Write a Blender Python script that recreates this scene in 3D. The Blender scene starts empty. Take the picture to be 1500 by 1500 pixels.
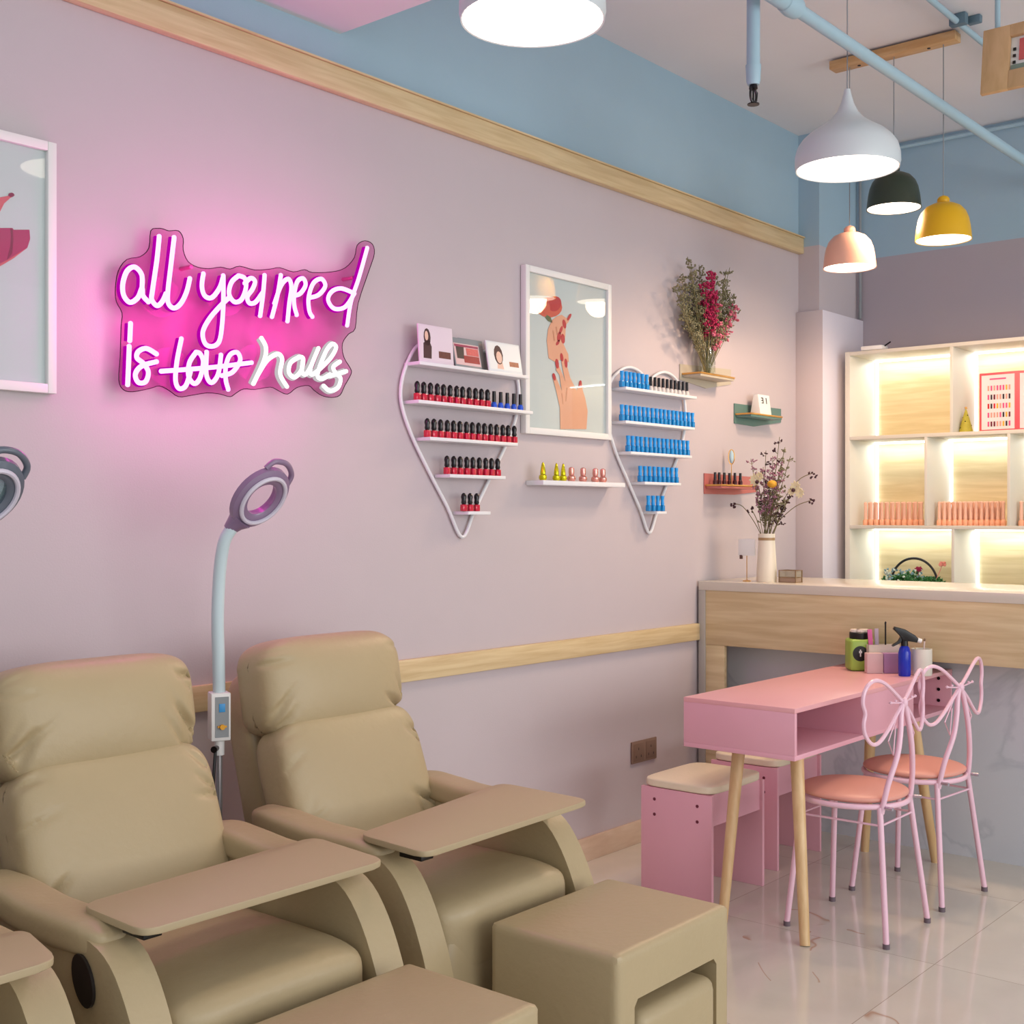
import bpy, bmesh, math, random
from mathutils import Vector, Matrix
R = random.Random(7)
PI = math.pi
scene = bpy.context.scene
COL = scene.collection
CAM = Vector((0, -2.975, 1.38)); FPX = 1822.0; HY = 756.0
C40, S40 = math.cos(math.radians(40)), math.sin(math.radians(40))

def on_y(px, py, y=0.0):
    t = (px-750)/FPX; dx = C40+S40*t; dy = S40-C40*t
    d = (y-CAM.y)/dy
    return Vector((dx*d, y, CAM.z-(py-HY)*d/FPX))
def on_x(px, py, x):
    t = (px-750)/FPX; dx = C40+S40*t; dy = S40-C40*t
    d = x/dx
    return Vector((x, CAM.y+dy*d, CAM.z-(py-HY)*d/FPX))

# ------------------------------------------------------------------ materials
def lin(c):
    return tuple(((v/255)/12.92 if v/255 <= .04045 else (((v/255)+.055)/1.055)**2.4) for v in c)+(1,)
MATS = {}
def nodes(name):
    m = bpy.data.materials.new(name); m.use_nodes = True
    nt = m.node_tree; b = nt.nodes['Principled BSDF']
    return m, nt, b
def mat(name, rgb, rough=.5, metal=0, var=.06, vscale=6, bump=0, bscale=60, coat=0, trans=0, emis=None, estr=0, ior=1.45, detail=3, stretch=None):
    if name in MATS: return MATS[name]
    m, nt, b = nodes(name)
    L = nt.links
    tc = nt.nodes.new('ShaderNodeTexCoord')
    mp = nt.nodes.new('ShaderNodeMapping'); L.new(tc.outputs['Object'], mp.inputs[0])
    if stretch: mp.inputs['Scale'].default_value = stretch
    n = nt.nodes.new('ShaderNodeTexNoise'); n.inputs['Scale'].default_value = vscale; n.inputs['Detail'].default_value = detail
    L.new(mp.outputs[0], n.inputs['Vector'])
    cr = nt.nodes.new('ShaderNodeMix'); cr.data_type = 'RGBA'
    c = lin(rgb)
    cr.inputs[6].default_value = tuple(max(0, v*(1-var)) for v in c[:3])+(1,)
    cr.inputs[7].default_value = tuple(min(1, v*(1+var)) for v in c[:3])+(1,)
    L.new(n.outputs['Fac'], cr.inputs[0]); L.new(cr.outputs[2], b.inputs['Base Color'])
    b.inputs['Roughness'].default_value = rough; b.inputs['Metallic'].default_value = metal
    b.inputs['IOR'].default_value = ior
    if coat: b.inputs['Coat Weight'].default_value = coat
    if trans: b.inputs['Transmission Weight'].default_value = trans
    if bump:
        n2 = nt.nodes.new('ShaderNodeTexNoise'); n2.inputs['Scale'].default_value = bscale; n2.inputs['Detail'].default_value = 4
        L.new(mp.outputs[0], n2.inputs['Vector'])
        bp = nt.nodes.new('ShaderNodeBump'); bp.inputs['Strength'].default_value = bump; bp.inputs['Distance'].default_value = .01
        L.new(n2.outputs['Fac'], bp.inputs['Height']); L.new(bp.outputs[0], b.inputs['Normal'])
    if emis:
        b.inputs['Emission Color'].default_value = lin(emis); b.inputs['Emission Strength'].default_value = estr
    MATS[name] = m; return m
def emis_mat(name, rgb_lin, strength):
    m = bpy.data.materials.new(name); m.use_nodes = True; nt = m.node_tree
    nt.nodes.clear()
    e = nt.nodes.new('ShaderNodeEmission'); e.inputs[0].default_value = rgb_lin+(1,); e.inputs[1].default_value = strength
    o = nt.nodes.new('ShaderNodeOutputMaterial'); nt.links.new(e.outputs[0], o.inputs[0])
    MATS[name] = m; return m
def wood(name, rgb, rgb2, stretch, rough=.45, scale=3):
    m, nt, b = nodes(name); L = nt.links
    tc = nt.nodes.new('ShaderNodeTexCoord'); mp = nt.nodes.new('ShaderNodeMapping'); L.new(tc.outputs['Object'], mp.inputs[0])
    mp.inputs['Scale'].default_value = stretch
    n = nt.nodes.new('ShaderNodeTexNoise'); n.inputs['Scale'].default_value = scale; n.inputs['Detail'].default_value = 8; n.inputs['Distortion'].default_value = .4
    L.new(mp.outputs[0], n.inputs['Vector'])
    r = nt.nodes.new('ShaderNodeValToRGB'); r.color_ramp.elements[0].position = .35; r.color_ramp.elements[1].position = .68
    r.color_ramp.elements[0].color = lin(rgb2); r.color_ramp.elements[1].color = lin(rgb)
    L.new(n.outputs['Fac'], r.inputs[0]); L.new(r.outputs[0], b.inputs['Base Color'])
    b.inputs['Roughness'].default_value = rough
    MATS[name] = m; return m
def marble_panel(name):
    m, nt, b = nodes(name); L = nt.links
    tc = nt.nodes.new('ShaderNodeTexCoord'); mp = nt.nodes.new('ShaderNodeMapping'); L.new(tc.outputs['Object'], mp.inputs[0])
    mp.inputs['Rotation'].default_value = (.6, 0, 0)
    n = nt.nodes.new('ShaderNodeTexNoise'); n.inputs['Scale'].default_value = 1.6; n.inputs['Detail'].default_value = 6; n.inputs['Distortion'].default_value = 1.2
    L.new(mp.outputs[0], n.inputs['Vector'])
    r = nt.nodes.new('ShaderNodeValToRGB'); e = r.color_ramp.elements
    e[0].position = 0; e[0].color = lin((198, 203, 210)); e[1].position = 1; e[1].color = lin((214, 218, 224))
    for p, c in ((.47, (205, 210, 217)), (.495, (192, 198, 206)), (.52, (208, 212, 219))):
        x = e.new(p); x.color = lin(c)
    L.new(n.outputs['Fac'], r.inputs[0]); L.new(r.outputs[0], b.inputs['Base Color']); b.inputs['Roughness'].default_value = .25
    MATS[name] = m; return m
def floor_mat():
    m, nt, b = nodes('polished_marble_tile'); L = nt.links; N = nt.nodes
    tc = N.new('ShaderNodeTexCoord'); sp = N.new('ShaderNodeSeparateXYZ'); L.new(tc.outputs['Object'], sp.inputs[0])
    def mth(op, a, bb=None):
        k = N.new('ShaderNodeMath'); k.operation = op
        for i, v in enumerate((a, bb)):
            if v is None: continue
            if isinstance(v, (int, float)): k.inputs[i].default_value = v
            else: L.new(v, k.inputs[i])
        return k.outputs[0]
    def line(s, off):
        a = mth('DIVIDE', mth('SUBTRACT', s, off), .8)
        f = mth('SUBTRACT', a, mth('FLOOR', a)); d = mth('MINIMUM', f, mth('SUBTRACT', 1, f))
        return mth('LESS_THAN', d, .0016), mth('FLOOR', a)
    lx, ix = line(sp.outputs[0], 3.77); ly, iy = line(sp.outputs[1], -1.51)
    grout = mth('MAXIMUM', lx, ly)
    cmb = N.new('ShaderNodeCombineXYZ'); L.new(mth('MULTIPLY', ix, 3.7), cmb.inputs[0]); L.new(mth('MULTIPLY', iy, 5.3), cmb.inputs[1])
    va = N.new('ShaderNodeVectorMath'); va.operation = 'ADD'; L.new(tc.outputs['Object'], va.inputs[0]); L.new(cmb.outputs[0], va.inputs[1])
    n = N.new('ShaderNodeTexNoise'); n.inputs['Scale'].default_value = 1.7; n.inputs['Detail'].default_value = 7; n.inputs['Distortion'].default_value = 1.0
    L.new(va.outputs[0], n.inputs['Vector'])
    r = N.new('ShaderNodeValToRGB'); e = r.color_ramp.elements
    e[0].position = .2; e[0].color = lin((198, 194, 182)); e[1].position = .8; e[1].color = lin((220, 216, 204))
    L.new(n.outputs['Fac'], r.inputs[0])
    n2 = N.new('ShaderNodeTexNoise'); n2.inputs['Scale'].default_value = .9; n2.inputs['Detail'].default_value = 3; n2.inputs['Distortion'].default_value = 1.2
    L.new(va.outputs[0], n2.inputs['Vector'])
    vr = N.new('ShaderNodeValToRGB'); e = vr.color_ramp.elements
    e[0].position = .597; e[0].color = (0, 0, 0, 1); e[1].position = .607; e[1].color = (0, 0, 0, 1)
    x = e.new(.602); x.color = (1, 1, 1, 1)
    L.new(n2.outputs['Fac'], vr.inputs[0])
    mx = N.new('ShaderNodeMix'); mx.data_type = 'RGBA'; mx.inputs[7].default_value = lin((165, 120, 80))
    n3 = N.new('ShaderNodeTexNoise'); n3.inputs['Scale'].default_value = 3.1; n3.inputs['Detail'].default_value = 1; L.new(va.outputs[0], n3.inputs['Vector'])
    L.new(mth('MULTIPLY', mth('MULTIPLY', vr.outputs[0], mth('GREATER_THAN', n3.outputs['Fac'], .53)), .8), mx.inputs[0]); L.new(r.outputs[0], mx.inputs[6])
    mg = N.new('ShaderNodeMix'); mg.data_type = 'RGBA'; mg.inputs[7].default_value = lin((168, 158, 144))
    L.new(grout, mg.inputs[0]); L.new(mx.outputs[2], mg.inputs[6]); L.new(mg.outputs[2], b.inputs['Base Color'])
    b.inputs['Roughness'].default_value = .12; b.inputs['Coat Weight'].default_value = .3
    return m
def clear_mat(name, tint, gloss_rough=.03, ior=1.45, alpha=0.0, base=(1, 1, 1)):
    m = bpy.data.materials.new(name); m.use_nodes = True; nt = m.node_tree; nt.nodes.clear(); N = nt.nodes; L = nt.links
    t = N.new('ShaderNodeBsdfTransparent'); t.inputs[0].default_value = tint+(1,)
    g = N.new('ShaderNodeBsdfGlossy'); g.inputs['Roughness'].default_value = gloss_rough
    lw = N.new('ShaderNodeLayerWeight'); lw.inputs[0].default_value = .5
    pw = N.new('ShaderNodeMath'); pw.operation = 'POWER'; L.new(lw.outputs['Facing'], pw.inputs[0]); pw.inputs[1].default_value = 4.0
    f = N.new('ShaderNodeMath'); f.operation = 'MULTIPLY_ADD'; L.new(pw.outputs[0], f.inputs[0]); f.inputs[1].default_value = .75; f.inputs[2].default_value = ((ior-1)/(ior+1))**2*.6
    mx = N.new('ShaderNodeMixShader'); o = N.new('ShaderNodeOutputMaterial')
    L.new(f.outputs[0], mx.inputs[0]); L.new(t.outputs[0], mx.inputs[1]); L.new(g.outputs[0], mx.inputs[2])
    if alpha:
        d = N.new('ShaderNodeBsdfDiffuse'); d.inputs[0].default_value = base+(1,)
        m2 = N.new('ShaderNodeMixShader'); m2.inputs[0].default_value = alpha
        L.new(mx.outputs[0], m2.inputs[1]); L.new(d.outputs[0], m2.inputs[2]); L.new(m2.outputs[0], o.inputs[0])
    else: L.new(mx.outputs[0], o.inputs[0])
    MATS[name] = m; return m

pink_wall = mat('pale_pink_paint', (194, 184, 188), .75, var=.02, bump=.05, bscale=180)
blue_wall = mat('sky_blue_paint', (158, 186, 202), .75, var=.03, bump=.05, bscale=180)
mauve_wall = mat('mauve_paint', (172, 164, 172), .75, var=.02, bump=.05, bscale=180)
lilac_wall = mat('pale_lilac_paint', (222, 216, 226), .6, var=.02)
ceil_m = mat('ceiling_paint', (222, 224, 228), .8, var=.05, vscale=2)
trim_wood = wood('pale_trim_wood', (220, 200, 158), (202, 178, 134), (1.2, 20, 20))
base_m = wood('baseboard_tile', (224, 200, 176), (208, 180, 154), (2, 10, 10), .3)
counter_wood = wood('counter_oak', (222, 204, 164), (204, 182, 140), (10, 1.0, 14), .45)
shelf_back = wood('shelf_oak', (230, 212, 168), (212, 192, 144), (10, 1.0, 12), .5)
shelf_edge = mat('pale_laminate', (214, 210, 198), .5, var=.03)
shelf_in = mat('cream_laminate', (238, 236, 230), .5, var=.02)
slab = mat('counter_laminate', (214, 208, 194), .22, var=.04)
slab_edge = mat('counter_edge_grey', (172, 168, 160), .4, var=.03)
leather = mat('beige_leather', (178, 160, 125), .42, var=.05, vscale=5, bump=.12, bscale=55)
leather_board = mat('beige_tray_board', (178, 160, 127), .5, var=.02, bump=.03, bscale=300)
pink_lam = mat('pink_laminate', (230, 172, 186), .38, var=.03)
pink_top = mat('salmon_pink_laminate', (232, 172, 176), .32, var=.03)
pink_metal = mat('pink_enamelled_metal', (236, 196, 212), .28, var=.03)
seat_pink = mat('salmon_vinyl', (222, 158, 142), .42, var=.04, bump=.05, bscale=150)
cream_vinyl = mat('cream_vinyl', (234, 222, 194), .3, var=.04, bump=.08, bscale=80)
leg_wood = wood('beech_leg', (222, 190, 142), (204, 168, 118), (12, 12, 1.2), .4)
white_metal = mat('white_enamel', (228, 230, 234), .35, var=.02)
white_frame = mat('white_frame_paint', (232, 232, 230), .4, var=.02)
white_pl = mat('white_plastic', (232, 232, 230), .35, var=.02)
black_pl = mat('black_plastic', (14, 13, 14), .35, var=.1)
black_gloss = mat('black_gloss_cap', (20, 12, 18), .18, var=.1)
grey_pl = mat('grey_panel', (140, 146, 150), .4, var=.04)
red_glass = mat('crimson_polish', (196, 22, 56), .12, var=.08, coat=.5)
blue_cap = mat('azure_cap', (20, 156, 236), .3, var=.06)
blue_body = mat('azure_polish', (10, 134, 204), .18, var=.08, coat=.4)
royal = mat('royal_blue_polish', (24, 84, 214), .15, var=.1, coat=.5)
clearish = mat('frosted_polish', (214, 208, 206), .15, var=.15, coat=.5)
gold_y = mat('lime_gold_metal', (206, 198, 30), .2, metal=.75, var=.05)
rose_gold = mat('rose_gold_metal', (226, 158, 146), .22, metal=.75, var=.05)
brass = mat('brass', (214, 164, 92), .28, metal=.8, var=.04)
peach = mat('peach_polish', (240, 176, 140), .25, var=.08)
peach_cap = mat('peach_cap', (238, 190, 166), .3, var=.05)
pipe_blue = mat('blue_painted_pipe', (164, 194, 208), .4, var=.03)
glass = clear_mat('clear_glass', (.93, .96, .95))
pic_glass = clear_mat('picture_glass', (.97, .98, .98), .02, 1.5)

# ------------------------------------------------------------------ mesh helpers
def new(): return bmesh.new()
def box(bm, lo, hi, bev=0, seg=2, mi=0, M=None):
    r = bmesh.ops.create_cube(bm, size=1.0); vs = r['verts']
    lo = Vector(lo); hi = Vector(hi); c = (lo+hi)/2; s = hi-lo
    for v in vs: v.co = Vector((v.co.x*s.x+c.x, v.co.y*s.y+c.y, v.co.z*s.z+c.z))
    if bev:
        es = list({e for v in vs for e in v.link_edges})
        r = bmesh.ops.bevel(bm, geom=es, offset=bev, segments=seg, affect='EDGES', profile=.5)
        vs = list({v for f in r['faces'] for v in f.verts} | {v for v in vs if v.is_valid})
    fs = {f for v in vs if v.is_valid for f in v.link_faces}
    for f in fs: f.material_index = mi
    if M is not None:
        for v in {v for f in fs for v in f.verts}: v.co = M @ v.co
    return list(fs)
def tube(bm, pts, r, seg=10, closed=False, mi=0, caps=True):
    pts = [Vector(p) for p in pts]; n = len(pts)
    rs = r if isinstance(r, (list, tuple)) else [r]*n
    tans = []
    for i in range(n):
        if closed: t = pts[(i+1) % n]-pts[i-1]
        else: t = pts[min(i+1, n-1)]-pts[max(i-1, 0)]
        tans.append(t.normalized())
    up = Vector((0, 0, 1)) if abs(tans[0].z) < .9 else Vector((1, 0, 0))
    u = tans[0].cross(up).normalized(); rings = []
    for i in range(n):
        t = tans[i]; u = (u-t*u.dot(t)).normalized(); w = t.cross(u)
        rings.append([bm.verts.new(pts[i]+(u*math.cos(2*PI*k/seg)+w*math.sin(2*PI*k/seg))*rs[i]) for k in range(seg)])
    fs = []
    for i in range(n if closed else n-1):
        a, b = rings[i], rings[(i+1) % n]
        for k in range(seg):
            fs.append(bm.faces.new((a[k], a[(k+1) % seg], b[(k+1) % seg], b[k])))
    if not closed and caps:
        fs.append(bm.faces.new(rings[0][::-1])); fs.append(bm.faces.new(rings[-1]))
    for f in fs: f.material_index = mi
    return fs
def cyl(bm, p0, p1, r0, r1=None, seg=16, mi=0): return tube(bm, [p0, p1], [r0, r0 if r1 is None else r1], seg, mi=mi)
def lathe(bm, prof, c=(0, 0, 0), seg=32, mi=0, cap0=False, cap1=False):
    c = Vector(c); rings = []
    for r, z in prof:
        rings.append([bm.verts.new(c+Vector((r*math.cos(2*PI*k/seg), r*math.sin(2*PI*k/seg), z))) for k in range(seg)])
    fs = []
    for a, b in zip(rings, rings[1:]):
        for k in range(seg): fs.append(bm.faces.new((a[k], a[(k+1) % seg], b[(k+1) % seg], b[k])))
    if cap0: fs.append(bm.faces.new(rings[0][::-1]))
    if cap1: fs.append(bm.faces.new(rings[-1]))
    for f in fs: f.material_index = mi
    return fs
def prism(bm, pts, off, mi=0, bev=0):
    """polygon of 3D points extruded by vector off"""
    a = [bm.verts.new(Vector(p)) for p in pts]; off = Vector(off)
    b = [bm.verts.new(Vector(p)+off) for p in pts]; n = len(a)
    f0 = bm.faces.new(a[::-1]); f1 = bm.faces.new(b); fs = [f0, f1]
    for k in range(n): fs.append(bm.faces.new((a[k], a[(k+1) % n], b[(k+1) % n], b[k])))
    for f in fs: f.material_index = mi
    if bev:
        es = list(f0.edges)+list(f1.edges)
        bmesh.ops.bevel(bm, geom=es, offset=bev, segments=3, affect='EDGES', profile=.5)
    return fs
def ball(bm, c, r, sc=(1, 1, 1), mi=0, sub=2):
    q = bmesh.ops.create_icosphere(bm, subdivisions=sub, radius=r)
    for v in q['verts']: v.co = Vector((v.co.x*sc[0], v.co.y*sc[1], v.co.z*sc[2]))+Vector(c)
    for f in {f for v in q['verts'] for f in v.link_faces}: f.material_index = mi
def smooth_pts(pts, n=4, closed=False):
    pts = [Vector(p) for p in pts]; m = len(pts); out = []
    rng = range(m if closed else m-1)
    for i in rng:
        if closed: p0, p1, p2, p3 = pts[i-1], pts[i], pts[(i+1) % m], pts[(i+2) % m]
        else: p0, p1, p2, p3 = pts[max(i-1, 0)], pts[i], pts[i+1], pts[min(i+2, m-1)]
        for k in range(n):
            t = k/n
            out.append(.5*((2*p1)+(p2-p0)*t+(2*p0-5*p1+4*p2-p3)*t*t+(3*p1-p0-3*p2+p3)*t**3))
    if not closed: out.append(pts[-1])
    return out
def puff(bm, c, half, n=4.5, rot=0.0, cuts=16, wr=0.0, crown=0.0, seed=0, flat=0):
    """soft cushion: rounded block, half sizes, tilted about x by rot, with leather wrinkles near the ends"""
    q = bmesh.ops.create_cube(bm, size=2.0)
    es = list({e for v in q['verts'] for e in v.link_edges})
    bmesh.ops.subdivide_edges(bm, edges=es, cuts=cuts, use_grid_fill=True)
    vs = list(bm.verts)
    rn = random.Random(seed); ph = [rn.uniform(0, 6.28) for _ in range(8)]
    M = Matrix.Rotation(rot, 3, 'X')
    for v in vs:
        p = v.co.copy(); s = (abs(p.x)**n+abs(p.y)**n+abs(p.z)**n)**(-1/n); p *= s
        side = abs(p.x)**3
        w = 0
        if wr:
            a = p.z*1.0+p.x*.8*(1 if p.x > 0 else -1)
            w = wr*(side*.9+.15)*(math.sin(9*a+ph[0]+2*p.x)+.6*math.sin(17*p.z-6*p.x+ph[1]))
            w += wr*.5*math.sin(3.1*p.x+2.2*p.z+ph[2])
        w += crown*(1-p.x*p.x)*(1-p.z*p.z)
        q3 = Vector((p.x*half[0], p.y*half[1], p.z*half[2]))
        if p.y < 0: q3.y -= w
        q3.z += wr*.6*math.sin(5*p.x+ph[3])*abs(p.z)
        v.co = M @ q3+Vector(c)
def obj(name, bm, mats, parent=None, loc=None, label=None, rot=None, sharp=38):
    bmesh.ops.recalc_face_normals(bm, faces=bm.faces)
    ca = math.radians(sharp)
    for e in bm.edges:
        if len(e.link_faces) == 2 and e.calc_face_angle(0) > ca: e.smooth = False
    for f in bm.faces: f.smooth = True
    me = bpy.data.meshes.new(name); bm.to_mesh(me); bm.free()
    for m in (mats if isinstance(mats, (list, tuple)) else [mats]): me.materials.append(m)
    o = bpy.data.objects.new(name, me); COL.objects.link(o)
    if parent: o.parent = parent
    if loc is not None: o.location = loc
    if rot is not None: o.rotation_euler = rot
    if label: o['label'] = label
    return o
def tag(o, label, cat, group=None, kind=None):
    o['label'] = label; o['category'] = cat
    if group: o['group'] = group
    if kind: o['kind'] = kind
    return o
def thing(name, label, cat, loc=(0, 0, 0), rz=0, group=None):
    o = bpy.data.objects.new(name, None); COL.objects.link(o); o.location = loc; o.rotation_euler = (0, 0, rz)
    o.empty_display_size = .05
    return tag(o, label, cat, group)
def dup(root, loc=None, rz=None, label=None, group=None):
    def cp(o, parent):
        c = o.copy(); COL.objects.link(c); c.parent = parent
        for ch in [k for k in bpy.data.objects if k.parent == o]: cp(ch, c)
        return c
    r = cp(root, None)
    if loc is not None: r.location = loc
    if rz is not None: r.rotation_euler = (0, 0, rz)
    if label: r['label'] = label
    if group: r['group'] = group
    return r
def struct(name, bm, mats, parent=None):
    o = obj(name, bm, mats, parent)
    if parent is None: o['kind'] = 'structure'
    return o
ORD = ['first', 'second', 'third', 'fourth', 'fifth', 'sixth', 'seventh', 'eighth', 'ninth', 'tenth', 'eleventh', 'twelfth', 'thirteenth',
       'fourteenth', 'fifteenth', 'sixteenth', 'seventeenth', 'eighteenth', 'nineteenth']

# ------------------------------------------------------------------ room
CZ = 3.33; XB = 6.28; TR = 2.775
bm = new(); box(bm, (-3, -7, -.1), (XB+.1, .1, 0)); struct('floor', bm, floor_mat())
bm = new(); box(bm, (-3, -7, CZ), (XB+.1, .1, CZ+.1)); struct('ceiling', bm, ceil_m)
bm = new(); box(bm, (-3, 0, 0), (XB+.1, .1, TR), mi=0); box(bm, (-3, 0, TR), (XB+.1, .1, CZ), mi=1); struct('wall_left', bm, [pink_wall, blue_wall])
bm = new(); box(bm, (XB, -7, 0), (XB+.1, 0, 2.745), mi=0); box(bm, (XB, -7, 2.745), (XB+.1, 0, CZ), mi=1); struct('wall_back', bm, [mauve_wall, blue_wall])
bm = new()
box(bm, (5.83, -.115, 0), (XB, 0, TR-.02), mi=0); box(bm, (5.83, -.115, TR-.02), (XB, 0, CZ), mi=1)
struct('trim_1', bm, [pink_wall, blue_wall])
bm = new(); box(bm, (5.80, -.15, 0), (XB, 0, 2.42), .004)
for f in bm.faces: f.material_index = 1 if f.normal.x < -.5 or f.calc_center_median().x < 5.801 else 0
struct('trim_2', bm, [lilac_wall, pink_wall])
bm = new(); box(bm, (1.8, -7, 2.92), (2.69, 0, CZ)); struct('trim_3', bm, ceil_m)
bm = new(); box(bm, (-3, -.032, 2.72), (5.83, 0, 2.80), .004); box(bm, (-3, -.038, 2.80), (5.83, 0, 2.806)); struct('trim_4', bm, trim_wood)
bm = new(); box(bm, (-3, -.02, .822), (4.84, 0, .897), .003); struct('trim_5', bm, trim_wood)
bm = new(); box(bm, (-3, -.014, 0), (4.84, 0, .095), .002); struct('baseboard_left', bm, base_m)
bm = new(); tube(bm, [(XB-.02, -.12, CZ-.03), (XB-.02, -6.9, CZ-.03)], .011, 8); struct('trim_6', bm, pipe_blue)
bm = new(); tube(bm, [(XB-.02, -.14, 2.43), (XB-.02, -.14, CZ-.05)], .008, 8); struct('trim_7', bm, grey_pl)

# ------------------------------------------------------------------ sprinkler pipes and conduit
t = thing('sprinkler_pipe', 'long pale blue water pipe running under the ceiling to the back wall', 'pipe', (3.6, -1.14, 2.98))
bm = new(); tube(bm, [(-.05, 0, 0), (XB-3.6, 0, 0)], .021, 16); obj('pipe', bm, pipe_blue, t)
bm = new(); tube(bm, [(-1.6, 0, 0), (-.05, 0, 0)], .029, 16); obj('wide_pipe', bm, pipe_blue, t)
bm = new(); lathe(bm, [(.022, -.03), (.033, -.03), (.036, 0), (.033, .03), (.03, .05)], seg=16)
bmesh.ops.rotate(bm, verts=bm.verts, matrix=Matrix.Rotation(-PI/2, 3, 'Y')); bmesh.ops.translate(bm, verts=bm.verts, vec=(-.05, 0, 0)); obj('coupling', bm, pipe_blue, t)
for hx in (-1.1, 2.45):
    bm = new(); tube(bm, [(hx, 0, .02), (hx, 0, CZ-2.98)], .004, 8); lathe(bm, [(.023, -.01), (.023, .01)], (hx, 0, 0), 12)
    obj('pipe_hanger', bm, pipe_blue, t)
P = Vector((3.47, -1.05, 2.73))
t = thing('fire_sprinkler', 'black fire sprinkler head below a vertical pale blue drop pipe', 'sprinkler', P)
bm = new(); lathe(bm, [(.018, .0), (.022, .012), (.024, .06), (.024, .062), (.021, .063), (.021, CZ-P.z)], seg=20, cap0=True); obj('drop_pipe', bm, pipe_blue, t)
bm = new(); lathe(bm, [(.012, 0), (.014, -.012), (.008, -.016)], seg=12, cap1=True)
for s in (-1, 1): tube(bm, smooth_pts([(.01*s, 0, -.008), (.018*s, 0, -.025), (.016*s, 0, -.045), (.004*s, 0, -.058)], 4), .0042, 6)
tube(bm, [(0, 0, -.012), (0, 0, -.056)], .0036, 6); lathe(bm, [(.019, -.062), (.019, -.059)], seg=14, cap0=True, cap1=True)
tube(bm, [(.01, 0, -.01), (.027, 0, -.018), (.022, 0, -.045)], .0016, 5)
obj('sprinkler_head', bm, black_pl, t)
t = thing('ceiling_conduit', 'thin blue conduit with clamps fixed along the grey ceiling', 'conduit', (4.2, -1.195, CZ-.03))
bm = new(); tube(bm, [(-1.5, 0, 0), (XB-4.25, 0, 0)], .012, 10); obj('conduit', bm, pipe_blue, t)
bm = new(); box(bm, (.60, -.035, -.014), (.635, .03, .03), .004); box(bm, (.66, -.07, 0), (.69, -.02, .03), .004); obj('clamp', bm, mat('dark_clamp', (96, 122, 136), .5), t)

# plywood board top right
P = on_x(1437, 140, 4.6)
t = thing('hanging_plywood_board', 'plywood framed board with striped insert hanging at top right corner', 'board', P)
ply = wood('plywood', (214, 176, 132), (196, 158, 112), (8, 8, 2), .6)
H = on_x(1437, 42, 4.6).z-P.z; Mb = Matrix.Rotation(math.radians(8), 4, 'Y')
bm = new(); yi = on_x(1477, 100, 4.6).y-P.y
box(bm, (-.01, yi, 0), (.01, 0, H), .002, M=Mb); box(bm, (-.01, -.62, 0), (.01, yi, .07), .002, M=Mb); box(bm, (-.01, -.62, H-.045), (.01, yi, H), .002, M=Mb)
box(bm, (-.01, -.62, .07), (.01, -.52, H-.045), .002, M=Mb)
obj('board_frame', bm, ply, t)
bm = new(); box(bm, (.012, -.53, .06), (.018, yi+.01, H-.04), M=Mb, mi=0)
for k in range(12):
    y0 = yi-.03-k*.035
    box(bm, (.006, y0-.022, .11), (.012, y0, H-.055), M=Mb, mi=1)
box(bm, (.006, -.52, .072), (.011, yi-.004, .095), M=Mb, mi=2)
for k in range(3): box(bm, (.006, yi-.018, .10+k*.025), (.011, yi-.008, .11+k*.025), M=Mb, mi=3)
obj('striped_insert', bm, [white_pl, mat('coral_stripe', (206, 96, 96), .5), mat('sage_strip', (130, 150, 138), .5), black_pl], t)
for yy in (-.045, -.5):
    bm = new(); tube(bm, [(.045, yy, H-.01), (.045, yy, CZ-P.z)], .010, 10); obj('hanging_rod', bm, pipe_blue, t)

# ------------------------------------------------------------------ pendants
def pendant(name, label, loc, prof, shade_m, disc_r, disc_z, estr, ecol, top, group, neck=None, power=0):
    t = thing(name, label, 'lamp', loc, 0, group)
    inner = [(max(r-.004, .004), z+.002 if i == 0 else z-.003) for i, (r, z) in enumerate(prof)]
    bm = new(); lathe(bm, prof, seg=48, mi=0); lathe(bm, inner[:1]+inner[1:], seg=48, mi=1)
    lathe(bm, [prof[0], (prof[0][0]-.004, prof[0][1]+.002)], seg=48, mi=0)
    obj('lamp_shade', bm, [shade_m, MATS['white_enamel']], t)
    if neck:
        bm = new(); lathe(bm, neck, seg=24, cap1=True); obj('neck', bm, shade_m, t)
    bm = new(); lathe(bm, [(.0005, disc_z-.004), (disc_r*.7, disc_z-.003), (disc_r, disc_z)], seg=40); obj('diffuser', bm, emis_mat(name+'_glow_'+str(len(MATS)), ecol, estr), t)
    bm = new(); tube(bm, [(0, 0, top[0]), (0, 0, top[1]-loc[2])], .0022, 6); obj('cord', bm, grey_pl, t)
    return t
big = [(.176, 0), (.180, .018), (.179, .05), (.171, .08), (.155, .103), (.128, .128), (.090, .152), (.060, .173), (.037, .200), (.023, .230), (.014, .262), (.010, .280)]
bigm = mat('pale_grey_enamel', (206, 214, 218), .28, var=.02)
WARM = (1.0, .86, .70)
for k, (x, y, lb) in enumerate(((2.36, -1.06, 'large white teardrop pendant cut off by the top edge above the neon sign wall'),
                                (4.08, -1.08, 'large white teardrop pendant hanging beside the small coloured pendants'),
                                (.64, -1.06, 'large white teardrop pendant nearest the front of the salon'))):
    ztop = 2.92 if 1.8 < x < 2.69 else CZ
    pendant('pendant_lamp', lb, (x, y, 2.59), big, bigm, .174, .006, 9, WARM, (.278, ztop), 'large white pendants')
bell = [(.110, 0), (.1075, .025), (.104, .055), (.098, .085), (.087, .112), (.068, .134), (.044, .146), (.021, .150)]
neck = [(.019, .149), (.024, .157), (.024, .167), (.017, .176), (.004, .181)]
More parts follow.
